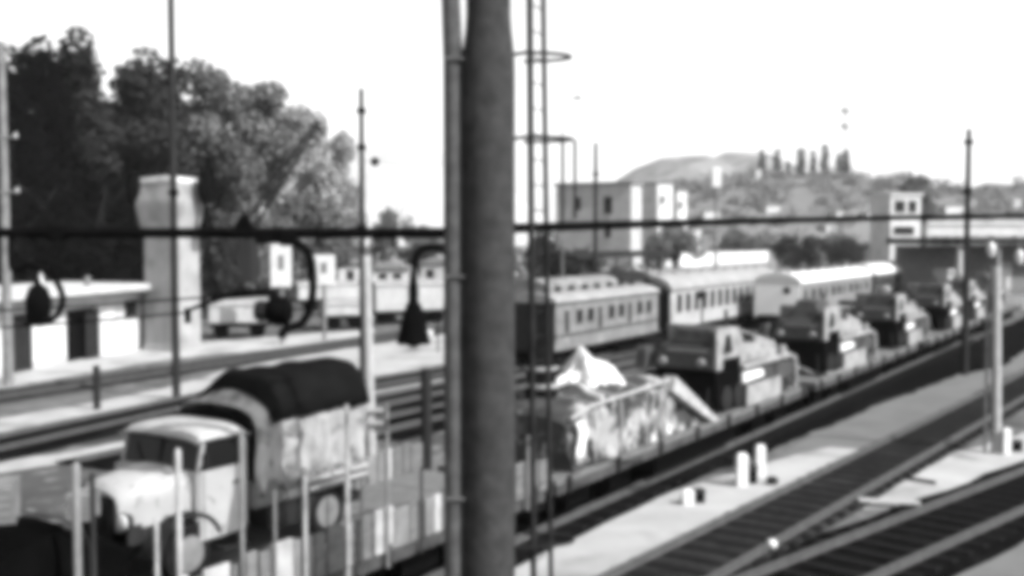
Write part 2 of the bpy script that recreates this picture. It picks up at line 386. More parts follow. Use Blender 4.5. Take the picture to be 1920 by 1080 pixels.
# ------------------------------------------------------------------ poles
def pole(name, label, cat, base, top_z, r0, r1, m, group=None, arms=(), knobs=(), lean=0):
    th = thing(name, label, cat, base, 0, group)
    MB().tube([(0, 0, -.05), (lean*.5, 0, top_z*.5), (lean, 0, top_z)], [r0, (r0+r1)/2, r1], 12).build('shaft', M[m], th, smooth=True)
    for (z, x0, x1, r) in arms:
        MB().tube([(x0, -r1, z), (x1, -r1, z)], r, 6).build('crossarm', M[m], th)
        for x in (x0*.9, x1*.9):
            MB().lathe([(.0, 0), (.05, 0), (.07, .05), (.05, .11), (.03, .15), (.0, .16)], (x, -r1, z), 10).build('insulator', M['white'], th, smooth=True)
    for z in knobs:
        MB().lathe([(r1, 0), (r1+.09, .02), (r1+.09, .2), (r1, .22)], (0, 0, z), 12).build('band', M['black'], th)
    return th
pg = 'poles standing along the tracks'
pole('telegraph_pole', 'tall dark slender pole rising out of the top of the photo before the square tower', 'pole', G(331, 750), 15.2, .14, .1, 'pole', pg, knobs=(7.2,))
pole('telegraph_pole', 'dark pole standing directly behind the pale concrete post', 'pole', G(681, 740), 11.1, .135, .08, 'pole', pg, knobs=(10.2, 8.9, 6.0))
pole('telegraph_pole', 'grey pole with short step arms at the left edge, in front of the white shed', 'pole', G(16, 722), 13.2, .21, .13, 'greypole', pg, arms=((9.6, -.75, .6, .045), (7.5, -.75, .62, .045)))
pole('telegraph_pole', 'thin dark pole rising behind the clerestory coach', 'pole', D(1116, 560, 64)*1, 0.1, .1, .1, 'pole') if False else None
b = D(1116, 560, 66); pole('telegraph_pole', 'thin dark pole rising behind the clerestory coach', 'pole', (b.x, b.y, 0), D(1116, 268, 66).z, .17, .1, 'pole', pg, knobs=(9.6,))
pole('telegraph_pole', 'dark pole at the right, standing beside the farthest army vehicles', 'pole', G(1808, 703), D(1808, 245, 45).z, .16, .09, 'pole', pg, knobs=(7.6, 9.6))
pp = pole('concrete_post', 'pale round post beside the low white marker at the right edge', 'post', G(1868, 850), D(1868, 500, G(1868, 850).y).z, .125, .11, 'palepole', 'pale posts', lean=-.1)
MB().tube([(-.28, .05, -.05), (-.28, .05, 4.6)], .04, 8).build('pipe', M['greypole'], pp)
pc = pole('concrete_post', 'pale concrete post with two short crossbars, standing by the truck tailboard', 'post', G(697, 905), D(690, 480, G(697, 905).y).z, .13, .10, 'palepole', 'pale posts', lean=-.1)
for z in (1.72, 1.42): MB().box(-.42, .3, -.17, -.11, z-.05, z+.05).build('crossbar', M['palepole'], pc, bevel=.01)
b = D(1055, 330, 80); st = pole('street_lamp', 'faint thin street lamp far off, its head standing above the ladder cage', 'street lamp', (b.x, b.y, 0), D(1068, 186, 80).z, .07, .05, 'greypole')
z = D(1068, 186, 80).z; MB().tube([(0, 0, z), (1.0, 0, z+.1)], .04, 6).build('lamp_arm', M['greypole'], st); MB().lathe([(0, 0), (.25, .02), (.3, .1), (.15, .22), (0, .24)], (1.1, 0, z), 12).build('lamp_head', M['greypole'], st, smooth=True)

# insulator balls on the wire right of the dark pole
pa = G(681, 740); zA = D(672, 300, pa.y).z
sw = thing('span_wire', 'thin span wire with one round black insulator against the white sky', 'wire', (pa.x, pa.y, zA))
q = D(845, 306, pa.y-1)-Vector((pa.x, pa.y, zA)); MB().tube([(0, 0, 0), q*.5+Vector((0, 0, -.1)), q], .008, 6).build('wire', M['greypole'], sw)
p = D(703, 303, pa.y-.2)-Vector((pa.x, pa.y, zA)); MB().lathe([(.0, -.17), (.12, -.13), (.17, 0), (.12, .13), (0, .17)], p, 14).build('insulator', M['black'], sw, smooth=True)
b = G(806, 660); sg = thing('ground_signal', 'round black signal disc with a white lamp, low on a stake left of the mast', 'signal', b, 0)
d0 = b.y
p = D(821, 594, d0)-b; MB().lathe([(0, -.03), (.25, -.03), (.27, 0), (.25, .03), (0, .03)], p, 18, 'y').build('disc', M['black'], sg, smooth=True)
p2 = D(804, 625, d0)-b; MB().lathe([(0, -.2), (.18, -.15), (.22, 0), (.18, .15), (0, .2)], p2, 14).build('lamp_housing', M['white'], sg, smooth=True)
MB().tube([(p.x, .05, 0), (p.x, .05, p.z)], .04, 8).tube([(p.x, .05, p2.z-.1), (p2.x, .02, p2.z-.1)], .03, 8).build('stake', M['dark'], sg)

# ------------------------------------------------------------------ flat wagons and their loads
rzT = math.atan2(u32.y, u32.x)
BED = 1.25
def wheelset(mb, x, g=.72, r=.46):
    for s in (-1, 1):
        mb.lathe([(.1, -.07), (r, -.06), (r, .05), (r+.03, .05), (r+.03, .07), (.1, .08)], (x, s*g, r+.29), 22, 'y')
    mb.tube([(x, -g, r+.29), (x, g, r+.29)], .07, 8)
def flat_wagon():
    th = thing('flat_wagon', '', 'flat wagon', TP(0, 0), rzT, 'flat wagons of the military train')
    dk = MB()
    for k in range(56):
        x0 = -7.5+k*.2679; dk.box(x0, x0+.258, -1.35, 1.35, 1.17, BED+random.uniform(-.006, .006))
    dk.build('deck', M['timber'], th)
    MB().box(-7.5, 7.5, -1.36, -1.28, .98, 1.165).box(-7.5, 7.5, 1.28, 1.36, .98, 1.165).box(-7.52, -7.44, -1.275, 1.275, .98, 1.165).box(7.44, 7.52, -1.275, 1.275, .98, 1.165).build_each('side_sill', M['tankgrey'], th, bevel=.01)
    MB().box(-7.4, 7.4, -.7, -.5, .7, 1.165).box(-7.4, 7.4, .5, .7, .7, 1.165).build_each('underframe_beam', M['black'], th)
    for x in (-6.1, -4.3, 4.3, 6.1):
        m_ = MB(); wheelset(m_, x); m_.build('wheelset', M['black'], th, smooth=True)
        MB().box(x-.45, x+.45, -1.02, -.88, .5, .95).box(x-.45, x+.45, .88, 1.02, .5, .95).build_each('axle_guard', M['black'], th)
    MB().box(-2.5, 2.5, -1.0, 1.0, .4, .9).build('brake_gear', M['black'], th)
    for x in (-7.52, 7.52):
        s = 1 if x > 0 else -1
        for y in (-.87, .87):
            MB().lathe([(.09, 0), (.09, .34), (.2, .35), (.2, .41), (.02, .42)] if s > 0 else [(.02, -.42), (.2, -.41), (.2, -.35), (.09, -.34), (.09, 0)], (x, y, 1.04), 14, 'x').build('buffer', M['black'], th, smooth=True)
    for x in (-7.1, -5.1, -3.05, -1, 1, 3.05, 5.1, 7.1):
        MB().box(x-.05, x+.05, -1.43, -1.365, .98, 1.3).build('stake_pocket', M['dark'], th)
    return th
fw = flat_wagon()
PITCHW = 9.9
labs = ['long flat wagon nearest the mast, carrying the camouflaged load and one army vehicle', 'second long flat wagon from the mast, carrying the vehicle with the tow cable', 'third long flat wagon from the mast, passing behind the dark right-hand pole', 'farthest flat wagon, at the right edge of the photo', 'wagon with pale side boards and tall upright stakes, carrying the canvas-covered truck']
wt = [6.3, 22.3, 38.3, 54.3, -9.15]
for i, lb in enumerate(labs):
    o = fw if i == 0 else copy_tree(fw)
    o.location = TP(wt[i], 0); o['label'] = lb

# covered load with camouflage
def cov():
    th = thing('covered_load', 'bulky load under mottled camouflage canvas with a sloping pale edge, right of the ladder', 'covered load', TP(0, 0, BED), rzT)
    prof = [(-.35, 0.02), (-.42, .55), (-.3, 1.05), (.2, 1.17), (2.2, 1.2), (4.1, 1.22), (4.9, .85), (5.9, .35), (6.3, 0.05)]
    # side and top as one crumpled skin
    mb = MB(); nu = 60; nv = 26; vs = []
    def top(x):
        pts = [(-.42, .95), (-.3, 1.1), (.2, 1.17), (2.2, 1.2), (4.1, 1.22), (4.9, .85), (5.7, .45), (6.3, .08)]
        for (a, b_), (c, d_) in zip(pts, pts[1:]):
            if a <= x <= c: return b_+(d_-b_)*(x-a)/(c-a)
        return .08
    for i in range(nu):
        x = -.42+6.7*i/(nu-1); tz = top(x)
        for j in range(nv):
            q = j/(nv-1)
            if q < .3: y, z = -1.12-.08*(1-q/.3), tz*q/.3
            elif q > .7: y, z = 1.12+.08*((q-.7)/.3), tz*(1-q)/.3
            else: y, z = -1.12+2.24*(q-.3)/.4, tz+(.08+.08*max(0, 1-((x-2.4)/2.2)**2))*math.sin(math.pi*(q-.3)/.4)
            dn = noise.noise_vector(Vector((x*1.7, y*1.7, z*2.2)))*.1+noise.noise_vector(Vector((x*4.5, y*4.5, z*4.5)))*.045
            vs.append((x+dn.x, y+dn.y, max(.01, z+dn.z)))
    fs = [(i*nv+j, (i+1)*nv+j, (i+1)*nv+j+1, i*nv+j+1) for i in range(nu-1) for j in range(nv-1)]
    mb.add(vs, fs); mb.add([vs[j] for j in range(nv)], [tuple(range(nv))])
    mb.build('canvas', M['camo'], th, smooth=True)
    MB().tube([(-.4, -1.2, 1.02), (.3, -1.2, 1.16), (2.2, -1.2, 1.21), (4.1, -1.2, 1.26)], .035, 8).build('edge_rope', M['strap'], th, smooth=True)
    MB().hexa([(4.0, -1.36, 1.02), (6.35, -1.36, -.0), (6.35, -1.06, -.0), (4.0, -1.06, 1.02), (4.1, -1.36, 1.36), (6.75, -1.36, .0), (6.75, -1.06, .0), (4.1, -1.06, 1.36)]).build('sloping_board', M['strap'], th, bevel=.02)
    for x in (.55, 1.7, 2.9, 3.9):
        t_ = top(x); MB().tube([(x-.05, -1.24, .05), (x, -1.22, t_*.6), (x+.03, -1.17, t_), (x+.05, -.6, t_+.07), (x+.05, .6, t_+.08), (x, 1.17, t_), (x, 1.24, .05)], .022, 6).build('lashing_rope', M['strap'], th, smooth=True)
    mb = MB(); vs = []                       # folded pale flap at the near corner
    for i in range(6):
        for j in range(8):
            x = -.36+.42*i/5+.07*math.sin(j*.9); z = .95-.85*j/7; y = -1.27-.03*math.sin(i*1.7+j*.6)
            vs.append((x+.02*j, y, z))
    mb.add(vs, [(i*8+j, i*8+j+1, (i+1)*8+j+1, (i+1)*8+j) for i in range(5) for j in range(7)])
    o = mb.build('flap', M['paletarp'], th, smooth=True); sdm = o.modifiers.new('thick', 'SOLIDIFY'); sdm.thickness = .02
    return th
cov()
def heap(loc, rx, ry, h, seed):
    mb = MB(); nr, na = 26, 54; vs = []
    for i in range(nr):
        f = i/(nr-1)
        for j in range(na):
            q = 2*math.pi*j/na; c_, s_ = math.cos(q), math.sin(q)
            r = 1-f; px, py = rx*r*c_, ry*r*s_
            k = .75+.5*noise.noise(Vector((c_*1.6, s_*1.6, seed)))
            z = 0
            for (cx, cy, ch, cw) in ((-.15, .0, .85, .42), (-.95, .15, .45, .4), (.75, -.1, .42, .38), (1.25, .2, .25, .3), (.25, .5, .5, .35), (.2, -.55, .4, .35), (-.55, -.5, .35, .35)):
                z += ch*math.exp(-((px-cx)**2+(py-cy)**2)/(cw*cw))
            z = z*h*.85+.34*noise.noise(Vector((px*2.2, py*2.2, seed)))*(1-r)+.12*abs(noise.noise(Vector((px*6, py*6, seed+2))))*(1-r*.7)
            z *= min(1, (1-r)*3)
            vs.append((px*k, py*k, max(-.02, z)))
    fs = [(i*na+j, i*na+(j+1) % na, (i+1)*na+(j+1) % na, (i+1)*na+j) for i in range(nr-1) for j in range(na)]
    return mb.add(vs, fs).build('tarpaulin_heap', M['paletarp'], loc=loc, rz=rzT, smooth=True)
tag(heap(TP(2.5, -.1, BED+1.16), 2.0, 1.12, 1.2, 3.3), 'bright white crumpled tarpaulin heaped on top of the camouflaged load', 'tarpaulin')
bd = thing('canvas_bundle', 'dark rolled canvas bundle standing on the load right behind the ladder', 'bundle', TP(.5, .0, BED+1.12), rzT); bd.scale = (.75, .75, .75)
MB().lathe([(.02, 0), (.42, .02), (.46, .3), (.4, .7), (.44, 1.0), (.3, 1.35), (.12, 1.5), (.02, 1.52)], n=18).build('roll', M['darkcanvas'], bd, smooth=True)
MB().lathe([(.43, .42), (.475, .44), (.475, .52), (.42, .54)], n=18).lathe([(.43, .9), (.455, .92), (.455, .98), (.42, 1.0)], n=18).build('rope', M['strap'], bd, smooth=True)

def carrier(label, t, style=0, hump=False):
    th = thing('military_vehicle', label, 'military vehicle', TP(t, random.uniform(-.08, .08), BED+.01), rzT+R(random.uniform(-2, 2)), 'army vehicles carried on the flat wagons'); th.scale = (1.0, 1.0, random.uniform(.93, .97))
    # x runs back along the train from the near end; -y is the side towards the camera
    MB().box(.25, 5.5, -.62, .62, .42, 1.18).build('hull', M['black'], th, bevel=.04)
    e = MB()
    if hump: e.hexa([(0, -1.1, 1.2), (1.5, -1.1, 1.2), (1.5, .55, 1.2), (0, .55, 1.2), (.3, -.8, 2.55), (1.4, -.8, 2.55), (1.4, -.15, 2.6), (.3, -.15, 2.6)])
    else: e.hexa([(.06, -1.06, 1.9), (1.5, -1.06, 1.9), (1.5, .1, 1.9), (.06, .1, 1.9), (.12, -1.0, 2.34), (1.4, -1.0, 2.34), (1.4, .0, 2.36), (.12, .0, 2.36)])
    e.hexa([(0, -1.08, 1.2), (1.55, -1.08, 1.2), (1.55, .72, 1.2), (0, .72, 1.2), (.04, -1.07, 1.9), (1.5, -1.07, 1.9), (1.5, .4, 1.9), (.04, .4, 1.9)])
    e.hexa([(-.1, .73, 1.15), (1.5, .73, 1.15), (1.5, 1.12, 1.15), (-.1, 1.12, 1.15), (0, .73, 1.75), (1.4, .73, 1.75), (1.4, 1.05, 1.68), (0, 1.05, 1.68)])
    e.build('end_plate', M['tankgrey'], th, bevel=.07)  # end darker than the sides: its shade is put into the colour
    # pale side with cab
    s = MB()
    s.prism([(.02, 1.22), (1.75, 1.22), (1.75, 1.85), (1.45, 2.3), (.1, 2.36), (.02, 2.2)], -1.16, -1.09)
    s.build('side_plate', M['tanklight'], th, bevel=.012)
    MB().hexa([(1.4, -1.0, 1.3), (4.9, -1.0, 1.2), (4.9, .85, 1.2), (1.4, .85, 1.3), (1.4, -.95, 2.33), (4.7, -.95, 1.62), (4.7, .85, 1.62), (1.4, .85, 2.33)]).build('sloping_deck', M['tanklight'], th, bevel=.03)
    MB().prism([(.36, 1.64), (1.0, 1.64), (.86, 2.14), (.56, 2.14)], -1.175, -1.155).build('window', M['glass'], th)
    MB().box(.35, 1.5, -1.19, -1.165, 1.22, 1.5).build('stowage_recess', M['black'], th, bevel=.01)
    MB().hexa([(1.85, -1.0, 1.84), (3.0, -1.0, 1.76), (3.0, -.95, 1.76), (1.85, -.95, 1.84), (1.85, -1.0, 2.16), (2.8, -1.0, 1.98), (2.8, -.9, 1.98), (1.85, -.9, 2.16)]).build('vision_hatch', M['glass'], th)
    MB().lathe([(.02, 0), (.24, .0), (.26, .12), (.2, .2), (.02, .22)], (2.9, -.2, 1.97), 16).lathe([(.02, 0), (.06, 0), (.06, .5), (.02, .52)], (2.9, -.2, 2.15), 8).build('cupola', M['tankgrey'], th, smooth=True)
    # guard rail over the running gear
    MB().tube([(1.6, -1.18, 1.14), (3.2, -1.2, 1.17), (5.2, -1.2, 1.16), (5.6, -1.2, 1.05), (5.72, -1.2, .7), (5.72, -1.2, .12)], .085, 8).build('mudguard', M['tanklight'], th, smooth=True)
    MB().box(1.6, 5.6, -1.17, -.6, 1.06, 1.1).build('guard_plate', M['tanklight'], th)
    MB().hexa([(1.75, -1.17, .68), (3.3, -1.17, .72), (3.3, -1.05, .72), (1.75, -1.05, .68), (1.75, -1.17, .98), (3.2, -1.17, .96), (3.2, -1.05, .96), (1.75, -1.05, .98)]).build('stowage_bin', M['paletarp'], th, bevel=.02)
    MB().hexa([(1.8, -1.27, .03), (4.4, -1.27, .03), (4.4, -1.2, .03), (1.8, -1.2, .03), (1.9, -1.25, .62), (4.4, -1.25, .6), (4.4, -1.19, .6), (1.9, -1.19, .62)]).build('skirt_plate', M['tanklight'], th, bevel=.01)
    MB().box(3.35, 5.6, -1.16, -1.11, .5, 1.02).build('rear_skirt', M['tankgrey'], th, bevel=.01)
    MB().box(1.62, 4.4, -1.14, -.97, 1.11, 1.5).build('stowage_locker', M['tanklight'], th, bevel=.04)
    # tracks and road wheels
    for sy in (-1, 1):
        y0, y1 = (-1.1, -.66) if sy < 0 else (.66, 1.1)
        pl = [(.25, .35), (.6, .04), (5.0, .04), (5.5, .35), (5.5, .7), (5.1, .95), (.6, 1.02), (.25, .75)]
        MB().prism(pl, y0, y1).build('track', M['rubber'], th, bevel=.03)
        wv = MB()
        for x in (.75, 1.6, 2.5, 3.4, 4.3, 5.05): wv.lathe([(.05, -.03), (.34, -.02), (.36, .02), (.05, .05)], (x, y0-.02 if sy < 0 else y1+.02, .4), 18, 'y')
        wv.build_each('road_wheel', M['dark'], th, smooth=True)
    MB().hexa([(.1, -1.13, .1), (1.65, -1.13, .1), (1.65, -.3, .1), (.1, -.3, .1), (0, -1.13, 1.18), (1.7, -1.13, 1.18), (1.7, -.1, 1.18), (0, -.1, 1.18)]).build('running_gear_box', M['black'], th, bevel=.03)
    for (x, y, z) in ((-.03, -.75, 1.42), (-.03, .3, 1.42)):
        MB().lathe([(.02, -.08), (.1, -.07), (.12, 0), (.1, .04)], (x, y, z), 12, 'x').build('lamp', M['tanklight'], th, smooth=True)
    MB().box(-.03, .0, -.9, .2, 1.7, 1.76).build('hatch_bar', M['tanklight'], th)
    for k in range(2): MB().box(4.3+k*.42, 4.62+k*.42, -1.16, -.98, 1.11, 1.52-.04*k).build('jerrycan', M['tankgrey'] if k != 1 else M['tanklight'], th, bevel=.02)
    MB().tube([(1.7, -1.22, 1.3), (3.3, -1.22, 1.25)], .03, 6).build('shovel', M['timber'], th)
    MB().lathe([(.1, -.1), (.36, -.09), (.4, 0), (.36, .09), (.1, .1)], (.5, .92, 1.9), 18, 'z').build('spare_wheel', M['rubber'], th, smooth=True)
    MB().tube([(2.2, .2, 2.1), (2.2, .2, 3.0)], .03, 6).lathe([(.02, 0), (.14, .02), (.14, .22), (.02, .26)], (2.2, .2, 3.0), 10).build('periscope', M['dark'], th) if style == 0 else None
    if style == 2: MB().tube([(.3, -.6, 2.47), (1.0, -.5, 2.52), (1.5, -.1, 2.45)], [.14, .17, .12], 10).build('canvas_roll', M['canvas'], th, smooth=True)
    if style == 3: MB().tube([(2.8, -.2, 2.1), (5.3, -.5, 2.3)], [.09, .06], 10).build('gun_barrel', M['tankgrey'], th, smooth=True)
    for (xa_, xb_) in ((.1, -.55), (5.6, 6.1)):
        for y in (-.9, .9): MB().tube([(xa_, y, .8), (xb_, y*1.25, .02)], .022, 6).build('lashing_chain', M['dark'], th)
    if hump:
        MB().tube([(-.15, .1, .9), (-.1, -.2, .35), (.1, -.75, .1), (.7, -1.28, .06), (1.5, -1.3, .1), (2.1, -1.28, .3)], .045, 8).build('tow_cable', M['tanklight'], th, smooth=True)
    return th
carrier('nearest pale-sided army vehicle with dark slit windows on a flat wagon', 7.1)
carrier('second army vehicle, its dark end peaked and a pale tow cable curled round it', 16.2, 1, hump=True)
carrier('third army vehicle along the train, half hidden behind the peaked one', 26.2, 2)
carrier('fourth army vehicle along the train, left of the dark right-hand pole', 36.2, 3)
carrier('fifth army vehicle along the train, just left of the pale right-hand post', 43.6, 2)
carrier('farthest army vehicle, behind the pale right-hand post', 51.0, 1, hump=True)

# ------------------------------------------------------------------ coaches
def coach(label, loc, ang, L_, body, roof, style, group='passenger coaches behind the military train', nwin=8):
    d = unit(ang); rz = math.atan2(d.y, d.x)
    th = thing('passenger_coach', label, 'railway coach', loc, rz, group)   # origin at near end, rail level; -y faces the camera
    hw = 1.4
    MB().box(.05, L_, -hw, hw, .95, 3.0).build('body', M[body], th, bevel=.03)
    MB().box(.0, .05-.003, -hw-.01, hw+.01, .95, 3.0).build('end_wall', M['dark'] if style != 'white' else M['brightwhite'], th)
    def arch(w_, z0, hgt, n=14): return [(w_*math.cos(math.pi*k/n), z0+hgt*math.sin(math.pi*k/n)) for k in range(n+1)]
    if style == 'clerestory':
        MB().prismx(arch(hw+.08, 3.003, .42), 0, L_+.05).build('roof', M[roof], th)
        cl_ = MB().prismx(arch(.78, 3.55, .42)+[(-.78, 3.2), (.78, 3.2)], .4, L_-.5).build('clerestory', M['coach'], th)
        cw = MB()
        for k in range(7): cw.box(1.2+k*1.35, 1.75+k*1.35, -.80, -.783, 3.42, 3.66)
        cw.build_each('clerestory_window', M['glass'], cl_)
        MB().prismx(arch(.92, 3.62, .47)+[(-.8, 3.61), (.8, 3.61)], L_-3.6, L_+.25).build('end_hood', M['dark'], th)
        MB().prismx(arch(hw+.2, 2.7, .95)+[(-hw-.2, 1.0), (hw+.2, 1.0)], L_+.1, L_+.5).build('gangway_bellows', M['black'], th)
    else:
        MB().prismx(arch(hw+.1, 3.003, .66 if style == 'white' else .8), -.06, L_+.05).build('roof', M[roof], th, smooth=True)
        if style == 'white':
            MB().lathe([(0, -.05), (.22, -.05), (.22, 0), (0, 0)], (-.01, -.6, 2.6), 16, 'x').build('end_port', M['glass'], th)
    x = .9; step = (L_-1.4)/nwin
    for k in range(nwin):
        ww = step*(.62 if style == 'striped' else (.55 if k % 3 else .34))
        z0, z1 = (1.75, 2.75) if style == 'striped' else (2.02, 2.62)
        if style == 'clerestory' and k % 3 == 0: z0 = 1.7
        fr = MB(); a, b_ = x+.05, x+ww
        fr.box(a-.06, b_+.06, -hw-.03, -hw-.003, z0-.06, z0-.003).box(a-.06, b_+.06, -hw-.03, -hw-.003, z1+.003, z1+.06).box(a-.06, a-.003, -hw-.03, -hw-.003, z0-.003, z1+.003).box(b_+.003, b_+.06, -hw-.03, -hw-.003, z0-.003, z1+.003)
        wn = MB().box(a, b_, -hw-.015, -hw-.004, z0, z1).build('window', M['glass'], th)
        fr.build('window_frame', M[body], wn)
        x += step
    MB().box(.06, L_-.02, -hw-.03, -hw-.003, 1.55, 1.62).build('waist_rail', M['dark' if style == 'clerestory' else body], th)
    MB().box(.06, L_-.02, -hw-.05, -hw-.003, 2.93, 2.99).build('gutter', M['dark'], th)
    for x in (.35, L_-.75):
        dr = MB().box(x, x+.5, -hw-.02, -hw-.004, 1.0, 2.6).build('door', M[body], th, bevel=.01)
        MB().tube([(x-.06, -hw-.06, 1.3), (x-.06, -hw-.06, 2.1)], .018, 6).build('handrail', M['strap'], dr)
        MB().box(x-.05, x+.55, -hw-.1, -hw+.2, .55, .6).build('step', M['dark'], th)
    if style != 'clerestory':
        for k in range(int(L_/2.2)):
            MB().lathe([(.02, -.2), (.11, -.15), (.14, 0), (.11, .15), (.02, .2)], (1.2+k*2.2, -.35, 3.003+(.64 if style == 'white' else .78)), 10, 'x').build('roof_vent', M['greypole'], th, smooth=True)
    MB().box(.1, L_-.05, -1.3, 1.3, .8, .945).build('solebar', M['black'], th)
    for x in (1.8, 3.6, L_-3.6, L_-1.8):
        m_ = MB(); wheelset(m_, x); m_.build('wheelset', M['black'], th, smooth=True)
    MB().box(1.0, 4.4, -1.1, 1.1, .45, .78).box(L_-4.4, L_-1, -1.1, 1.1, .45, .78).build_each('bogie', M['black'], th)
    if style == 'striped':
        MB().box(-.9, -.65, -1.2, -.2, .9, 3.1).build('gangway_door', M['coachpale'], th); MB().box(-.6, -.06, -1.15, 1.15, 1.0, 3.2).build('gangway_bellows', M['black'], th)
    return th
coach('grey clerestory coach with small dark windows, just right of the ladder', CA, 29.5, 11.6, 'coach', 'coachroof', 'clerestory', nwin=9)
coach('pale-roofed coach with a row of tall dark windows behind the clerestory coach', CA+cA*13.3, 29.5, 20.3, 'coachpale', 'coachroof', 'striped', nwin=14)
coach('white-roofed coach with a white near end, behind the second army vehicle', CB, 31, 19, 'coach', 'whiteroof', 'white', nwin=11)
coach('farther white-roofed coach, coupled to the far end of the white-ended coach', CB+cB*20, 31, 19, 'tankgrey', 'whiteroof', 'plain', nwin=11)
coach('farthest coach with a dull grey roof at the end of the white-roofed row', CB+cB*40, 31, 19, 'tankgrey', 'coachroof', 'plain', nwin=11)

# ------------------------------------------------------------------ bonneted truck
rzK = math.atan2(-u32.y, -u32.x)
org = TP(-8.73, -.46, BED+.012)
tk = thing('army_truck', 'pale bonneted truck with a canvas-covered bed, standing on the wagon with pale side boards', 'truck', org, rzK); tk.scale = (.8, .8, .8)
# local: +x forwards (to the lower left), +y the side towards the camera
def arc(cx, cz, r, a0, a1, n): return [(cx+r*math.cos(a0+(a1-a0)*k/n), cz+r*math.sin(a0+(a1-a0)*k/n)) for k in range(n+1)]
MB().box(-4.3, .95, -.45, -.33, .55, .78).box(-4.3, .95, .33, .45, .55, .78).box(-4.3, -4.2, -.32, .32, .56, .77).build_each('chassis_beam', M['black'], tk)
# bonnet: loft from the cab to the radiator
mb = MB(); secs = [(-.2, .80, 1.05, 1.80), (.2, .70, 1.03, 1.79), (.6, .60, 1.0, 1.76), (.9, .52, .98, 1.70), (.98, .46, .98, 1.60)]
vs = []; npf = 13
for (x, hw, z0, z1) in secs:
    for k in range(npf):
        q = k/(npf-1)
        if q < .25: y, z = -hw, z0+(z1-.22-z0)*q/.25
        elif q > .75: y, z = hw, z0+(z1-.22-z0)*(1-q)/.25
        else:
            a = math.pi*(1-(q-.25)/.5); y, z = hw*math.cos(a), z1-.22+.22*math.sin(a)
        vs.append((x, y, z))
mb.add(vs, [(i*npf+j, i*npf+j+1, (i+1)*npf+j+1, (i+1)*npf+j) for i in range(len(secs)-1) for j in range(npf-1)])
mb.add(vs[-npf:], [tuple(range(npf))])
mb.build('bonnet', M['truckpaint'], tk, smooth=True)
gr = MB().box(.985, 1.03, -.4, .4, .62, 1.52).build('radiator', M['black'], tk, bevel=.02)
sl = MB()
for k in range(9): sl.box(1.032, 1.05, -.36+k*.085, -.33+k*.085, .68, 1.46)
sl.build_each('grille_bar', M['dark'], gr)
MB().box(1.2, 1.32, -.95, .95, .5, .68).box(.95, 1.2, -.42, -.34, .55, .65).box(.95, 1.2, .34, .42, .55, .65).build('bumper', M['dark'], tk, bevel=.02)
for s in (-1, 1):
    # front wing sweeping over the wheel to the running board
    mb = MB(); out = arc(0, .48, .66, math.pi*.02, math.pi*.9, 12)
    inn = arc(0, .48, .62, math.pi*.02, math.pi*.86, 12)
    ya, yb = (.56, 1.0) if s > 0 else (-1.0, -.56)
    n = len(out); vs = [(x, ya, z) for x, z in out]+[(x, yb, z) for x, z in out]+[(x, ya, z) for x, z in inn]+[(x, yb, z) for x, z in inn]
    fs = []
    for i in range(n-1):
        fs += [(i, i+1, n+i+1, n+i), (2*n+i, 3*n+i, 3*n+i+1, 2*n+i+1), (i, 2*n+i, 2*n+i+1, i+1), (n+i, n+i+1, 3*n+i+1, 3*n+i)]
    fs += [(0, n, 3*n, 2*n), (n-1, 2*n-1+n, 4*n-1, 2*n-1)]
    mb.add(vs, [f for f in fs if len(set(f)) > 2]); mb.build('front_wing', M['dark'], tk, smooth=True)  # wing darkened to carry the shade on the truck front
    MB().box(-.2, .9, .57*s-.02, .57*s+.02, .75, 1.06).build('inner_wing', M['dark'], tk)
    hl = MB().lathe([(.03, -.14), (.1, -.1), (.14, 0), (.14, .03)], (1.02, .66*s, 1.18), 18, 'x').build('headlight', M['dark'], tk, smooth=True)
    MB().lathe([(.0, .0), (.125, .0), (.1, .03), (0, .045)], (1.055, .66*s, 1.18), 18, 'x').build('lens', M['white'], hl, smooth=True)
def wheel(x, y, r, wd, nm='wheel'):
    wh = MB().lathe([(r*.6, -wd/2), (r*.93, -wd/2), (r, -wd/3), (r, wd/3), (r*.93, wd/2), (r*.6, wd/2)], (x, y, r), 30, 'y').build(nm, M['rubber'], tk, smooth=True)
    s = 1 if y > 0 else -1
    MB().lathe([(.0, 0), (.08, .0), (.1, -.03), (.2, -.06), (r*.58, -.03), (r*.62, .02), (r*.6, .03)][::-1] if s > 0 else [(r*.6, -.03), (r*.62, -.02), (r*.58, .03), (.2, .06), (.1, .03), (0, 0)], (x, y+s*wd*.42, r), 24, 'y').build('rim', M['greypole'], wh, smooth=True)
for s in (-1, 1):
    wheel(0, .82*s, .47, .22); wheel(-3.2, .84*s, .47, .25)
# cab
cb = MB()
cb.box(-1.24, -.18, -.9, .9, .62, .7)                                   # floor
cb.box(-1.24, -1.19, -.93, .93, .703, 1.8)                                # back lower
cb.box(-1.24, -1.19, -.93, -.4, 1.803, 2.18).box(-1.24, -1.19, .4, .93, 1.803, 2.18)
cb.box(-.2, -.155, -.93, .93, .95, 1.74)                                  # scuttle
for s in (-1, 1):
    y0, y1 = (.9, .95) if s > 0 else (-.95, -.9)
    cb.box(-1.185, -.21, y0, y1, .62, 1.74)                               # door panel
    cb.hexa([(-.21, y0, 1.743), (-.16, y0, 1.743), (-.16, y1, 1.743), (-.21, y1, 1.743), (-.33, y0, 2.2), (-.27, y0, 2.2), (-.27, y1, 2.2), (-.33, y1, 2.2)])
    cb.box(-1.185, -1.08, y0, y1, 1.743, 2.2)
cpl = MB().hexa([(-.2, -.04, 1.743), (-.155, -.04, 1.743), (-.155, .04, 1.743), (-.2, .04, 1.743), (-.31, -.04, 2.2), (-.27, -.04, 2.2), (-.27, .04, 2.2), (-.31, .04, 2.2)])
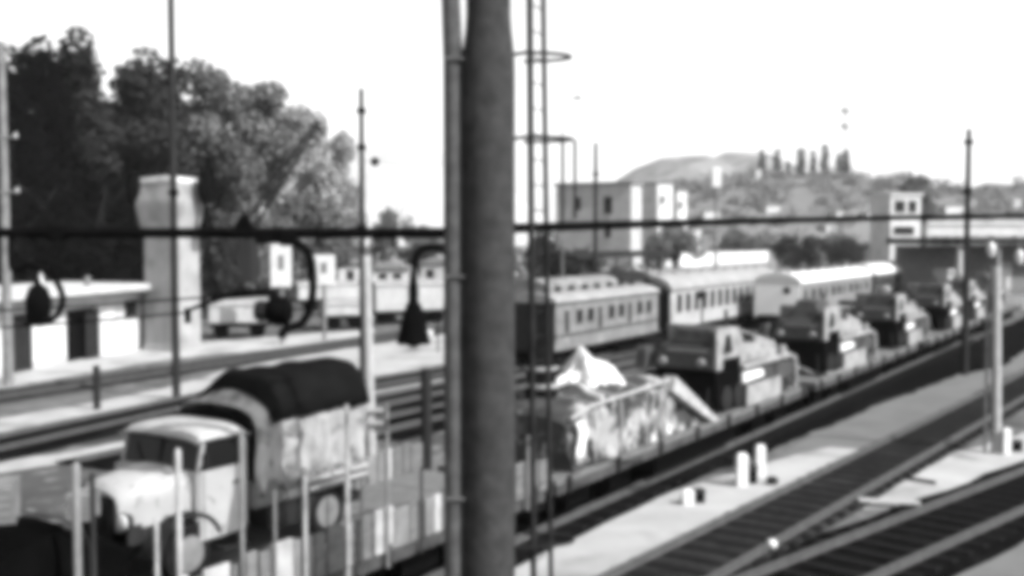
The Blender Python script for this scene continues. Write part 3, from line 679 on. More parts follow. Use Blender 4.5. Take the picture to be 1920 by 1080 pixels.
cb.build('cab', M['truckpaint'], tk, bevel=.012); cpl.build('centre_pillar', M['dark'], tk)  # pillar darkened to carry the shade on the cab front
mb = MB(); vs = []
for i in range(9):
    x = -1.3+1.16*i/8
    for j in range(13):
        y = -.98+1.96*j/12; fx = 1-abs((x+.72)/.62)**4; fy = 1-abs(y/1.0)**4
        vs.append((x, y, 2.2+.22*max(0, fx)**.6*max(0, fy)**.6+(.02 if i not in (0, 8) else 0)))
mb.add(vs, [(i*13+j, (i+1)*13+j, (i+1)*13+j+1, i*13+j+1) for i in range(8) for j in range(12)])
ro = mb.build('cab_roof', M['truckpaint'], tk, smooth=True); q = ro.modifiers.new('thick', 'SOLIDIFY'); q.thickness = .03
MB().hexa([(-.19, -.88, 1.75), (-.175, -.88, 1.75), (-.175, .88, 1.75), (-.19, .88, 1.75), (-.3, -.88, 2.2), (-.285, -.88, 2.2), (-.285, .88, 2.2), (-.3, .88, 2.2)]).build('windscreen', M['glass'], tk)
for s in (-1, 1): MB().hexa([(-1.08, .915*s, 1.745), (-.215, .915*s, 1.745), (-.215, .93*s, 1.745), (-1.08, .93*s, 1.745), (-1.08, .915*s, 2.2), (-.335, .915*s, 2.2), (-.335, .93*s, 2.2), (-1.08, .93*s, 2.2)]).build('side_window', M['glass'], tk)
MB().box(-1.12, -1.105, .951, .956, .66, 1.74).build('door_seam', M['black'], tk)
MB().box(-.29, -.275, .951, .956, .66, 1.72).build('door_seam', M['black'], tk)
MB().tube([(-.16, .5, 1.78), (-.24, .28, 2.08)], .012, 6).build('wiper', M['black'], tk)
MB().tube([(-.16, -.4, 1.78), (-.24, -.62, 2.08)], .012, 6).build('wiper', M['black'], tk)
for k in range(6): MB().hexa([(.02+k*.1, .72-.028*k, 1.2), (.06+k*.1, .71-.028*k, 1.2), (.06+k*.1, .7-.028*k, 1.2), (.02+k*.1, .7-.028*k, 1.2), (.02+k*.1, .735-.028*k, 1.48), (.06+k*.1, .725-.028*k, 1.48), (.06+k*.1, .7-.028*k, 1.48), (.02+k*.1, .7-.028*k, 1.48)]).build('bonnet_louvre', M['dark'], tk)
MB().box(-1.02, -.9, .952, .985, 1.45, 1.48).build('door_handle', M['dark'], tk)
MB().box(-1.3, -.66, .6, 1.0, .36, .41).box(-1.3, -.66, -1.0, -.6, .36, .41).build_each('running_board', M['dark'], tk)
MB().tube([(-.25, .96, 1.85), (-.1, 1.2, 1.95)], .012, 6).box(-.12, -.09, 1.13, 1.25, 1.88, 2.08).build('mirror', M['dark'], tk)
# bed
bdp = MB()
for k in range(3): bdp.box(-4.25, -1.36, .98, 1.02, .95+k*.13, 1.07+k*.13).box(-4.25, -1.36, -1.02, -.98, .95+k*.13, 1.07+k*.13)
bdp.box(-4.25, -1.36, -.975, .975, .9, .945).box(-4.3, -4.255, -1.0, 1.0, .95, 1.35).box(-1.355, -1.3, -1.0, 1.0, .95, 1.4)
bdp.build('bed', M['timber'], tk)
def rise(x): return .28+.5*min(1, max(0, (-1.4-x)/.75))
# canvas cover: hanging sides with folds between the bows
mb = MB(); nu, nv = 50, 34; vs = []
for i in range(nu):
    x = -1.42-2.88*i/(nu-1); bow = .5-.5*math.cos(i/(nu-1)*2*math.pi*4)
    for j in range(nv):
        q = j/(nv-1)*2-1; s = 1 if q > 0 else -1; a = abs(q)
        if a < .5: y = 1.0*math.sin(a/.5*math.pi/2)*s*.98; z = 2.35+(rise(x)-(.14 if x < -1.9 else 0))*max(0, math.cos(a/.5*math.pi/2))**.8
        else: y = s*(1.0+.06*(a-.5)); z = 2.35-(a-.5)/.5*1.15-.06*math.sin(i*.7)*(a-.5)*2
        fold = .085*math.sin(x*15+3*noise.noise(Vector((x*2, z*1.5, s))))*max(0, (a-.5)*2)*(1 if a > .5 else 0)
        dn = noise.noise(Vector((x*2.3, y*2, z*2.3)))*.06
        vs.append((x, y+s*(fold+dn-.04*bow*(a > .4)), z+dn*.5-.05*bow*(a < .5)))
mb.add(vs, [(i*nv+j, i*nv+j+1, (i+1)*nv+j+1, (i+1)*nv+j) for i in range(nu-1) for j in range(nv-1)])
cv = mb.build('canvas_cover', M['canvas'], tk, smooth=True); q = cv.modifiers.new('thick', 'SOLIDIFY'); q.thickness = .015
fr = MB(); fr.add([(-1.31, -1.0, 1.3), (-1.31, 1.0, 1.3), (-1.31, 1.0, 2.33), (-1.31, .7, 2.5), (-1.31, 0, 2.6), (-1.31, -.7, 2.5), (-1.31, -1.0, 2.33)], [tuple(range(7))])
fr.add([(-4.29, -1.0, 1.3), (-4.29, 1.0, 1.3), (-4.29, 1.0, 2.5), (-4.29, .7, 2.85), (-4.29, 0, 3.04), (-4.29, -.7, 2.85), (-4.29, -1.0, 2.5)], [tuple(range(6, -1, -1))])
for o in fr.build_each('shaded_canvas_end', M['darkcanvas'], tk):  # black colour stands in for shade on the canvas front
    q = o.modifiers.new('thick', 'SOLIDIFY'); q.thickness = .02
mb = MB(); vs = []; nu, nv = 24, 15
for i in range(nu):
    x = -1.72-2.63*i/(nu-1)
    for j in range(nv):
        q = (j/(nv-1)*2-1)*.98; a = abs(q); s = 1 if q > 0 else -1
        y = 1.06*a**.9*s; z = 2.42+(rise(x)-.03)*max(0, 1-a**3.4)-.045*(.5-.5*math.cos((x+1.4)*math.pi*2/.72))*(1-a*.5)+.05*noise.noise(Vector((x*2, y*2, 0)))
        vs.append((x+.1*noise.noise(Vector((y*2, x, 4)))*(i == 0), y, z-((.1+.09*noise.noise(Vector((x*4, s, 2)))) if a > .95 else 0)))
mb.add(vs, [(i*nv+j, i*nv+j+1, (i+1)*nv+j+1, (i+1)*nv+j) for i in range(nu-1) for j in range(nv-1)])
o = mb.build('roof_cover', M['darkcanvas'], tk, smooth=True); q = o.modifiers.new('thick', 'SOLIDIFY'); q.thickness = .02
MB().box(-2.9, -1.7, .5, .95, .45, .85).box(-4.1, -3.75, .6, .98, .5, .7).build_each('tool_box', M['dark'], tk, bevel=.02)
mb = MB().box(-4.2, -2.4, 1.06, 1.1, 1.15, 1.22).box(-4.2, -2.6, 1.06, 1.1, 1.0, 1.06); mb.build_each('side_rail', M['strap'], tk)

# ------------------------------------------------------------------ side boards and stakes of the wagon that carries the truck
bw_ = bpy.data.objects['flat_wagon'] if False else [o for o in bpy.data.objects if o.get('label', '').startswith('wagon with pale side boards')][0]
for side_ in (-1, 1):
    x = -7.4
    while x < 7.4:
        ww = min(random.uniform(.12, .42), 7.5-x); hh = random.uniform(.5, .6)
        MB().box(x, x+ww, side_*1.385-.022, side_*1.385+.022, 1.2, 1.25+hh).build('side_board', M[random.choice(['strap', 'greypole', 'greypole', 'timber', 'timber'])], bw_, bevel=.01)
        x += ww+random.uniform(.02, .07)
    for zz in (1.3, 1.62): MB().box(-7.4, 7.4, side_*1.44-.03, side_*1.44-.008, zz, zz+.05).build('board_strap', M['dark'], bw_) if side_ > 0 else MB().box(-7.4, 7.4, -1.355, -1.335, zz, zz+.05).build('board_strap', M['dark'], bw_)
for (t_, zt_, r, m) in ((-11.2, 3.39, .06, 'greypole'), (-11.0, 3.25, .04, 'pole'), (-9.9, 3.32, .05, 'palepole'), (-10.2, 2.6, .035, 'palepole'), (-8.95, 3.4, .04, 'strap'), (-8.4, 2.55, .03, 'strap'), (-7.87, 2.75, .04, 'palepole'), (-7.06, 3.44, .045, 'palepole'), (-6.75, 2.4, .03, 'greypole'), (-6.2, 3.35, .035, 'strap'), (-5.4, 2.3, .03, 'pole'), (-4.2, 2.2, .035, 'greypole'), (-2.4, 2.3, .04, 'greypole')):
    r *= .68; m = {'palepole': 'strap', 'strap': 'greypole'}.get(m, m)
    MB().lathe([(r, 1.0), (r, zt_-.03), (r*.6, zt_), (.0, zt_+.003)], (t_+9.15, -1.44-r, 0), 10).build('upright_stake', M[m], bw_, smooth=True)
for (px, yt, yb, r, m, lab) in ((800, 690, 900, .13, 'pole', 'dark thick stump of a post just left of the mast'), (182, 685, 768, .12, 'dark', 'short dark bollard on the pale footpath before the white shed')):
    b = G(px, yb); zt = D(px, yt, b.y).z
    tag(MB().lathe([(r, -.05), (r, zt-.03), (r*.7, zt), (.0, zt+.005)], n=10).build('bollard', M[m], loc=b, smooth=True), lab, 'bollard')
# dark sheeted load ahead of the truck
mb = MB(); vs = []; nu, nv = 46, 24
for i in range(nu):
    x = -14.4+4.25*i/(nu-1); tz = 1.3-.36*max(0, (x+11.2)/1.05)
    tz *= min(1, (i+.4)/2, (nu-1-i+.6)/2)
    for j in range(nv):
        q = j/(nv-1)
        if q < .3: y, z = -1.15, tz*q/.3
        elif q > .7: y, z = 1.15, tz*(1-q)/.3
        else: y, z = -1.15+2.3*(q-.3)/.4, tz+.06*math.sin(math.pi*(q-.3)/.4)
        dn = noise.noise_vector(Vector((x*2.6, y*2, z*2.6)))*.1+noise.noise_vector(Vector((x*7, y*7, z*7)))*.05
        vs.append((x+dn.x, max(-1.3, min(1.3, y+dn.y)), max(0, z+dn.z)))
mb.add(vs, [(i*nv+j, (i+1)*nv+j, (i+1)*nv+j+1, i*nv+j+1) for i in range(nu-1) for j in range(nv-1)])
sl_ = thing('sheeted_load', 'black crumpled tarpaulin over a load at the lower left, ahead of the truck bonnet', 'covered load', TP(0, 0, BED+.01), rzT)
mb.build('black_sheet', M['blacksheet'], sl_, smooth=True)
for x in (-13.2, -12.0, -10.9): MB().tube([(x, -1.26, .05), (x, -1.26, 1.18), (x, -1.1, 1.38), (x, 1.1, 1.38), (x, 1.26, 1.18), (x, 1.26, .05)], .012, 6).build('rope', M['dark'], sl_, smooth=True)

# crates left of the truck
def crate(label, t, wv, w_, h_, m, rz):
    th = thing('crate', label, 'crate', TP(t, wv, BED+1.34), rzT+rz, 'crates on the black sheeted load')
    mb = MB()
    for k in range(5): mb.box(-w_/2, w_/2, -w_*.35, w_*.35, h_*k/5+.006, h_*(k+1)/5-.006)
    mb.build_each('plank', M[m], th, bevel=.006)
    for sx in (-1, 1): MB().box(sx*(w_/2-.05)-.03, sx*(w_/2-.05)+.03, -w_*.35-.03, -w_*.35-.003, 0, h_).build('batten', M[m], th)
crate('larger pale crate at the left edge, on top of the black sheeted load', -11.2, .1, .5, .44, 'greypole', .9)
crate('smaller grey crate on the black sheeted load, close before the truck bonnet', -10.62, .75, .36, .3, 'greypole', .7)

# ------------------------------------------------------------------ small lineside objects on the right
mg = 'white marker stones beside the pale walkway'
for (px, yt, yb, wv, lab) in ((1391, 850, 912, .125, 'left one of the two white marker stones standing close together'), (1425, 834, 892, .11, 'right one of the two white marker stones standing close together'), (1290, 918, 946, .12, 'smallest white marker stone, low on the walkway edge near the camouflaged load'), (1886, 803, 852, .1, 'white marker stone at the foot of the pale right-hand post')):
    b = G(px, yb); zt = D(px, yt, b.y).z
    o = MB().box(-wv, wv, -.08, .08, -.03, zt*.93).hexa([(-wv, -.08, zt*.93+.0), (wv, -.08, zt*.93), (wv, .08, zt*.93), (-wv, .08, zt*.93), (-wv*.6, -.05, zt), (wv*.6, -.05, zt), (wv*.6, .05, zt), (-wv*.6, .05, zt)]).build('marker_stone', M['white'], loc=b, rz=.1)
    tag(o, lab, 'marker stone', mg)
for (px, yb, hh, wd, lab) in ((1408, 906, .45, .12, 'black point box between the two white marker stones'), (1308, 942, .3, .13, 'black point box beside the smallest white marker stone'), (1903, 846, .3, .15, 'black point box beside the marker stone at the right edge')):
    b = G(px, yb); th = thing('point_box', lab, 'point box', b, .2, 'black point boxes')
    MB().box(-wd, wd, -.12, .12, 0, hh*.75).build('box_body', M['black'], th, bevel=.02)
    MB().prismx([(-.13, hh*.755), (.13, hh*.755), (.08, hh), (-.08, hh)], -wd*1.05, wd*1.05).build('lid', M['dark'], th)
b = G(1448, 908); tag(MB().lathe([(.02, 0), (.12, .02), (.15, .1), (.1, .17), (.02, .19)], n=14).build('stone', M['dark'], loc=b, smooth=True), 'small dark round stone on the pale walkway right of the marker stones', 'stone')
b = G(1447, 1041); tl = thing('track_lamp', 'small pale lamp standing between the rails of the nearest open track', 'lamp', b)
MB().lathe([(.02, .0), (.12, .0), (.12, .1), (.06, .12), (.02, .12)], n=14).build('lamp_base', M['black'], tl, smooth=True); MB().lathe([(.0, .12), (.07, .13), (.1, .2), (.07, .27), (0, .29)], n=14).build('lamp_glass', M['white'], tl, smooth=True)
def board(label, pa, pb, wd, m, z=.1):
    d = pb-pa; o = MB().box(0, d.length, -wd/2, wd/2, .01, z).build('plank', M[m], loc=(pa.x, pa.y, .095), rz=math.atan2(d.y, d.x), bevel=.01)
    return tag(o, label, 'plank')
board('short pale plank lying across the pointed end of the gravel patch', G(1610, 948), G(1725, 954), .3, 'path', .05)
o = MB().tube([(0, 0, .04), tuple(G(1754, 909)-G(1700, 900)+Vector((0, 0, .05)))], .045, 8).build('rod', M['dark'], loc=G(1700, 900)); tag(o, 'dark iron rod lying on the pale gravel patch', 'rod')

# ------------------------------------------------------------------ white shed and square tower on the left
sa, sb = G(-60, 716), G(278, 652); sdv = sb-sa; slen = sdv.length; srz = math.atan2(sdv.y, sdv.x)
sh = thing('white_shed', 'long white flat-roofed shed with a dark doorway at the left', 'shed', sa, srz)
# local x along the front wall away from the camera, -y faces the tracks
def along(px): # x position on the front wall plane seen at column px
    r = (px-960)/FPX; c0 = math.cos(PITCH)
    # solve sa + d*t on that column (ground level)
    d = sdv.normalized(); best = None
    return (r*1.0*sa.y-sa.x)/(d.x-r*d.y)
x1, x2, x3, x4 = along(122), along(184), along(232), along(268)
MB().box(0, x1, 0, .25, 0, 3.05).box(x1, x2, 0, .25, 2.45, 3.05).box(x2, slen, 0, .25, 0, 1.75).box(x2, x3, 0, .25, 1.753, 3.05).box(x3+1.4 if x3+1.4 < slen else slen-.4, slen, 0, .25, 1.753, 3.05).box(x3, x3+1.4, 0, .25, 2.6, 3.05).box(slen-.25, slen, .25, 5, 0, 3.05).box(0, .25, .25, 5, 0, 3.05).box(0, slen, 5, 5.25, 0, 3.05).build('wall', M['stucco'], sh)
MB().box(-.5, slen+.6, -.9, 5.6, 3.06, 3.42).build('roof', M['soffit'], sh, bevel=.02)
MB().box(x1, x2, .26, .9, 0.01, 2.44).build('doorway', M['black'], sh)
MB().box(x1+(x2-x1)*.55, x2-.05, -.06, -.004, .05, 2.3).build('door_leaf', M['dark'], sh, bevel=.01)
MB().box(x3, x3+1.4, .12, .2, 1.755, 2.6).build('window', M['glass'], sh)
MB().tube([(-.5, -.97, 3.12), (slen+.6, -.97, 3.12)], .06, 8).build('gutter', M['greypole'], sh)
MB().tube([(slen-.5, -.93, 3.1), (slen-.5, -.08, 2.9), (slen-.5, -.08, .05)], .045, 8).build('downpipe', M['greypole'], sh)
MB().box(.0, x1-.02, -.04, -.003, .0, .35).build('plinth', M['greystucco'], sh)
MB().box(x3-.08, x3+1.48, -.05, -.004, 1.68, 1.745).build('window_sill', M['greystucco'], sh)
MB().box(x2+.5, x2+1.3, -.03, -.004, 1.7, 2.3).build('notice_board', M['white'], sh)
xa = along(22); MB().box(xa-.3, xa+1.2, -.05, -.004, .02, 2.5).build('door', M['dark'], sh)
MB().lathe([(.15, 3.4), (.15, 3.85), (.05, 3.9)], (slen*.72, 1, 0), 10).build('vent_pipe', M['greypole'], sh)
p = along(95); MB().lathe([(.02, 3.42), (.25, 3.42), (.12, 3.9), (.02, 4.2)], (p, .5, 0), 12).build('roof_cowl', M['soffit'], sh)
b = G(325, 655); b.z = 0
s_ = FPX/b.y
tw = thing('water_tower', 'pale square concrete tower with a wider head and black lamp hoods at its sides', 'water tower', b, R(16))
def octa(r, z): return (r, z)
zt = D(320, 335, b.y).z; zb = D(320, 436, b.y).z
MB().lathe([(1.5, 0), (1.38, .4), (1.34, zb-.2)], n=4).build('shaft', M['towerwall'], tw)
MB().lathe([(1.4, zb-.19), (1.6, zb+.6), (1.74, zb+1.4), (1.74, zb+1.6), (1.5, zt-.25)], n=4).build('tank', M['towerwall'], tw)
MB().lathe([(1.56, zt-.245), (1.56, zt), (.3, zt+.12)], n=4).build('tank_roof', M['white'], tw)
MB().tube([(0, 0, zt), (0, 0, zt+.7)], .07, 8).build('vent', M['greypole'], tw)
for px, lab in ((252, 0), (386, 1)):
    p = D(px, 350, b.y-.3); q = tw.matrix_world
    loc = Vector((p.x-b.x, p.y-b.y, p.z)); ca, sa_ = math.cos(-R(16)), math.sin(-R(16)); loc = Vector((loc.x*ca-loc.y*sa_, loc.x*sa_+loc.y*ca, loc.z))
    MB().lathe([(.05, .85), (.3, .7), (.42, .3), (.42, -.3), (.3, -.75), (.12, -.95), (.16, -1.2), (.3, -1.9), (.36, -2.3), (.1, -2.35)], loc, 16).build('lamp_hood', M['black'], tw, smooth=True)

# ------------------------------------------------------------------ middle distance on the left: wagons, vans, signs, small houses
def boxcar(label, px0, px1, y_roof, y_base, d, m, group='pale goods wagons left of the mast', rot=25):
    a = D(px0, y_base, d); wd = (px1-px0)/FPX*d/math.cos(R(rot))*1.0; zt_ = D(px0, y_roof, d).z; zb_ = max(.8, a.z)
    th = thing('goods_wagon', label, 'goods wagon', (a.x, d, 0), R(rot), group)
    MB().box(0, wd, 0, 2.5, .95, zt_-.25).build('body', M[m], th, bevel=.03)
    n = 10; MB().prismx([(1.25+1.33*math.cos(math.pi*k/n), zt_-.245+.4*math.sin(math.pi*k/n)) for k in range(n+1)], -.05, wd+.05).build('roof', M['coachroof'], th)
    MB().box(wd*.4, wd*.6, -.05, -.004, 1.0, zt_-.4).build('sliding_door', M['greystucco'], th)
    MB().box(0.05, wd-.05, .1, 2.4, .7, .945).build('solebar', M['black'], th)
    m_ = MB()
    for x in (wd*.2, wd*.8):
        for y in (.5, 2.0): m_.lathe([(.1, -.06), (.45, -.06), (.45, .06), (.1, .06)], (x, y, .46), 18, 'y')
    m_.build_each('wheel', M['black'], th, smooth=True)
boxcar('white goods wagon right of the square tower', 392, 500, 566, 632, 60, 'coachpale', rot=15)
boxcar('white goods wagon behind the pale concrete post', 612, 690, 566, 615, 66, 'coachpale', rot=22)
boxcar('long pale goods wagon directly left of the mast', 705, 850, 530, 600, 70, 'coachpale', rot=28)
boxcar('pale goods wagon between the two white signal boards and the pale post', 560, 700, 532, 590, 84, 'greystucco', rot=28)
for (px, yt, yb, ww, d, lab) in ((527, 458, 538, 38, 58, 'tall white signal board inside the curve of the large hook'), (607, 478, 535, 42, 60, 'white signal board on a grey post right of the large hook')):
    b = D(px, yb, d); w_ = ww/FPX*d; th = thing('signal_board', lab, 'signal board', (b.x, d, 0), 0, 'white signal boards')
    zt_, zb_ = D(px, yt, d).z, b.z
    MB().box(-w_/2, w_/2, -.06, .06, zb_, zt_).build('board', M['white'], th, bevel=.02)
    MB().box(-w_*.12, w_*.15, -.075, -.063, zb_+(zt_-zb_)*.4, zb_+(zt_-zb_)*.75).build('mark', M['greypole'], th)
    MB().tube([(0, .12, 0), (0, .12, zt_-.1)], .12, 8).build('post', M['greypole'], th, smooth=True)
def house(label, px0, px1, yt, yb, d, m, depth=8, rot=0, roof='flat', windows=(), group=None, roofm='rooftile', cat='house', name='house', zb=0.0):
    b = D((px0+px1)/2, yb, d); w_ = (px1-px0)/FPX*d; zt_ = D(px0, yt, d).z
    zt_ -= zb; th = thing(name, label, cat, (b.x, d, zb), R(rot), group)
    MB().box(-w_/2, w_/2, 0, depth, -.4 if zb == 0 else -2.5, zt_).build('wall', M[m], th)
    if roof == 'flat': MB().box(-w_/2-.3, w_/2+.3, -.3, depth+.3, zt_+.003, zt_+.3).build('roof', M[roofm], th)
    else:
        rh = w_*.22; MB().prism([(-w_/2-.4, zt_+.003), (w_/2+.4, zt_+.003), (0, zt_+rh)], -.4, depth+.4).build('roof', M[roofm], th)
    for (fx, fz, fw_, fh) in windows:
        x = -w_/2+w_*fx; z = zt_*fz
        wn = MB().box(x-fw_/2, x+fw_/2, -.05, -.004, z-fh/2, z+fh/2).build('window', M['glass'], th)
        MB().box(x-fw_/2-.1, x+fw_/2+.1, -.12, -.004, z-fh/2-.14, z-fh/2-.005).build('sill', M['stucco'], wn)
    return th
hg = 'small pale houses beyond the goods wagons'
house('small pale gabled house beyond the wagons, right of the square tower', 398, 440, 508, 545, 100, 'stucco', 5, -10, 'gable', ((.3, .6, .7, 1), (.7, .6, .7, 1)), hg)
house('pale low house with a gable behind the pale concrete post', 635, 690, 495, 530, 115, 'stucco', 6, 10, 'gable', ((.4, .6, .8, 1.1),), hg)
house('pale wide house close to the left side of the cone lamp', 698, 765, 503, 535, 112, 'stucco', 6, 5, 'gable', ((.3, .6, .9, 1), (.7, .6, .9, 1)), hg)
house('pale house close to the mast, right of the cone lamp', 790, 845, 492, 535, 118, 'greystucco', 6, 0, 'gable', ((.3, .6, .9, 1),), hg)
# lattice crane
b = D(452, 452, 92); cr_ = thing('yard_crane', 'dark lattice crane with its long jib pointing up to the right before the trees', 'crane', (b.x, 92, 0))
tip = D(598, 226, 92)-Vector((b.x, 92, 0)); foot = Vector((.2, 0, D(456, 440, 92).z))
dv = (tip-foot); ln = dv.length; dn_ = dv.normalized(); side = Vector((0, 1, 0)); up = dn_.cross(side)
jb = MB(); wd = .42
for a in (-1, 1):
    for c_ in (-1, 1): jb.tube([foot+side*a*wd+up*c_*wd, foot+dv*.5+side*a*wd*.8+up*c_*wd*.9, tip+side*a*wd*.3+up*c_*wd*.35], .09, 6)
for k in range(14):
    f0, f1 = k/14, (k+1)/14
    for a in (-1, 1): jb.tube([foot+dv*f0+side*a*wd*.8+up*wd*.8*(1 if k % 2 else -1)*(1-.5*f0), foot+dv*f1+side*a*wd*.8+up*wd*.8*(-1 if k % 2 else 1)*(1-.5*f1)], .05, 5)
jb.build('jib', M['dark'], cr_)
MB().box(-2.2, 1.2, -1.3, 1.3, 2.0, foot.z-.3).hexa([(-1.0, -1, foot.z-.29), (1.0, -1, foot.z-.29), (1.0, 1, foot.z-.29), (-1.0, 1, foot.z-.29), (-.3, -.8, foot.z+1.1), (.3, -.8, foot.z+1.1), (.3, .8, foot.z+1.1), (-.3, .8, foot.z+1.1)]).build('cabin', M['dark'], cr_, bevel=.05)
MB().box(-3, 3, -1.2, 1.2, .8, 1.4).build('carriage', M['black'], cr_)
for x in (-2, 2): m_ = MB(); wheelset(m_, x); m_.build('wheelset', M['black'], cr_, smooth=True)
MB().tube([tip, tip+Vector((.05, 0, -5))], .03, 6).build('hoist_rope', M['dark'], cr_)

# ------------------------------------------------------------------ right background buildings
house('large flat-roofed grey block with a bright right end, above the clerestory coach', 1035, 1188, 346, 440, 150, 'greystucco', 4, -28, 'flat', ((.3, .8, .9, 1.9), (.7, .78, 1.2, 2.4), (.7, .5, .9, 1.6)), None, 'rooftile', 'building', 'apartment_block')
tg = 'tall white houses beyond the flat-roofed block'
house('tall narrow white house right beside the flat-roofed block', 1230, 1264, 343, 405, 220, 'stucco', 7, 24, 'flat', ((.3, .8, .9, 1.5),), tg)
house('narrow white house, farther right of the tall narrow one', 1268, 1290, 357, 405, 240, 'stucco', 5, 24, 'flat', ((.3, .8, .9, 1.5),), tg)
house('small bright white block standing at the left end of a low white wall', 1276, 1312, 434, 500, 226, 'brightwhite', 6, 0, 'flat', (), None, 'brightwhite', 'hut', 'white_hut')
b = D(1312, 498, 230); e = D(1440, 490, 275); d = e-b
wl = MB().box(0, Vector((d.x, d.y, 0)).length, 0, .6, 0, D(1312, 474, 230).z).build('boundary_wall', M['stucco'], loc=(b.x, b.y, 0), rz=math.atan2(d.y, d.x)); tag(wl, 'low white wall running right from the small white block', 'wall')
house('white two-storey signal house with a dark window over the army vehicles', 1666, 1728, 366, 470, 170, 'stucco', 6, 12, 'flat', ((.3, .86, 1.9, 1.9), (.72, .86, 1.5, 1.9), (.45, .56, 3.6, 1.3)), None, 'white', 'house', 'signal_house')
b = D(1738, 437, 160); e = D(1960, 432, 160)
vi = thing('viaduct', 'long pale viaduct wall at the right edge, above the dark shed roof', 'viaduct', (b.x, 160, 0))
wl_ = e.x-b.x; zt_ = D(1738, 416, 160).z
MB().box(0, wl_, 0, 2, zt_-2.1, zt_).box(0, wl_, -.2, -.004, zt_-.5, zt_+.1).build('parapet', M['stucco'], vi)
pi_ = MB()
for k in range(6): pi_.box(k*3.4, k*3.4+.8, .1, 1.9, 0, zt_-2.11)
pi_.build_each('pier', M['greystucco'], vi)
# canopy shed at the right edge
b = G(1775, 580); ca_ = thing('goods_shed', 'dark open-sided goods shed at the right edge, under the pale viaduct', 'shed', (D(1790, 560, 84).x, 84, 0), R(28))
MB().box(0, 22, -.5, 7, D(1800, 450, 84).z-.35, D(1800, 446, 84).z).build('roof', M['dark'], ca_)
for k in range(5): MB().box(.5+k*4.5, .85+k*4.5, 0, .35, 0, 5.2).build('pillar', M['greypole'] if k % 2 else M['palepole'], ca_)
MB().box(.2, 21.5, 6, 6.3, 0, 5.2).build('back_wall', M['greypole'], ca_)
for (px, hh_, wd_, m_n, dd, lab) in ((1795, 2.2, 2.2, 'strap', 86, 'tall pale packing case under the dark goods shed roof, left of the lanterns'), (1835, 1.5, 1.8, 'greypole', 87, 'low grey packing case under the goods shed roof'), (1885, 2.6, 1.6, 'palepole', 90, 'narrow pale packing case between the two shed lanterns'), (1912, 1.8, 2.0, 'timber', 91, 'dark packing case at the right edge under the goods shed roof')):
    p = D(px, 500, dd); pk = thing('packing_case', lab, 'packing case', (p.x, dd, 1.1), R(28), 'packing cases under the goods shed roof')
    MB().box(-wd_/2, wd_/2, 0, 1.4, 0, hh_).build('case_body', M[m_n], pk, bevel=.03)
    for z in (.2, hh_-.35): MB().box(-wd_/2-.03, wd_/2+.03, -.05, -.004, z, z+.15).build('batten', M['timber'], pk)
MB().box(-.5, 21.8, -.6, 5.9, 0, 1.09).build('loading_platform', M['greypole'], ca_)
for (px, py, lab) in ((1859, 468, 'left one of two white lanterns under the dark goods shed roof'), (1912, 482, 'right one of two white lanterns under the dark goods shed roof')):
    p = D(px, py, 80); o = MB().lathe([(.02, -.6), (.2, -.5), (.3, -.1), (.28, .3), (.1, .55), (.02, .6)], n=14).build('shed_lantern', M['white'], loc=p, smooth=True); tag(o, lab, 'lantern', 'white lanterns under the goods shed roof')
# low platform shed with dark roof line
b = D(1045, 478, 95); e = D(1245, 462, 118); d = e-b; ln = Vector((d.x, d.y, 0)).length
ps = thing('platform_canopy', 'long low dark canopy roof above the clerestory coach', 'canopy', (b.x, b.y, 0), math.atan2(d.y, d.x))
MB().prismx([(-2, b.z-.35), (2, b.z-.35), (2, b.z-.1), (0, b.z+.25), (-2, b.z-.1)], 0, ln).build('roof', M['dark'], ps)
MB().lathe([(.02, 0), (.5, .05), (.6, .6), (.4, 1.0), (.02, 1.05)], (ln-.2, -1.5, b.z-.9), 12).build('end_bracket', M['black'], ps, smooth=True)
for k in range(7): MB().tube([(1+k*(ln-2)/6, 0, 0), (1+k*(ln-2)/6, 0, b.z-.36)], .12, 8).build('column', M['greypole'], ps)
# white signal on a pole
b = D(1342, 490, 74); sgp = thing('mast_signal', 'white signal head with a dark back on a thin pole above the white wall', 'signal', (b.x, 74, 0))
z0 = D(1342, 352, 74).z; z1 = D(1342, 314, 74).z
MB().tube([(0, 0, 0), (0, 0, z0)], .1, 8).build('post', M['greypole'], sgp, smooth=True)
MB().box(-.35, .3, -.2, .15, z0, z1).build('signal_head', M['white'], sgp, bevel=.05); MB().prism([(.3, z0+.3), (.95, z0+.45), (.95, z0+.75), (.3, z1-.3)], -.1, .1).build('signal_arm', M['greypole'], sgp)

# ------------------------------------------------------------------ trees
def leaves(mb, lobes, n, size, rnd, flat=.5):
    tot = [l[1][0]*l[1][1]*l[1][2] for l in lobes]; S = sum(tot)
    for (c, r), tv in zip(lobes, tot):
        for _ in range(max(6, int(n*tv/S))):
            d = Vector((rnd.gauss(0, 1), rnd.gauss(0, 1), rnd.gauss(0, 1))).normalized(); q = rnd.random()**.4
            p = Vector(c)+Vector((d.x*r[0], d.y*r[1], d.z*r[2]))*q
            nrm = (d+Vector((rnd.gauss(0, .6), rnd.gauss(0, .6), rnd.gauss(0, .6)+.3))).normalized(); a = nrm.orthogonal().normalized(); b = nrm.cross(a)
            an = rnd.random()*6.28; a, b = a*math.cos(an)+b*math.sin(an), b*math.cos(an)-a*math.sin(an)
            s = size*rnd.uniform(.5, 1.3)
            mb.add([p-a*s, p-b*s*.6, p+a*s+nrm*s*.2, p+b*s*.6], [(0, 1, 2, 3)])
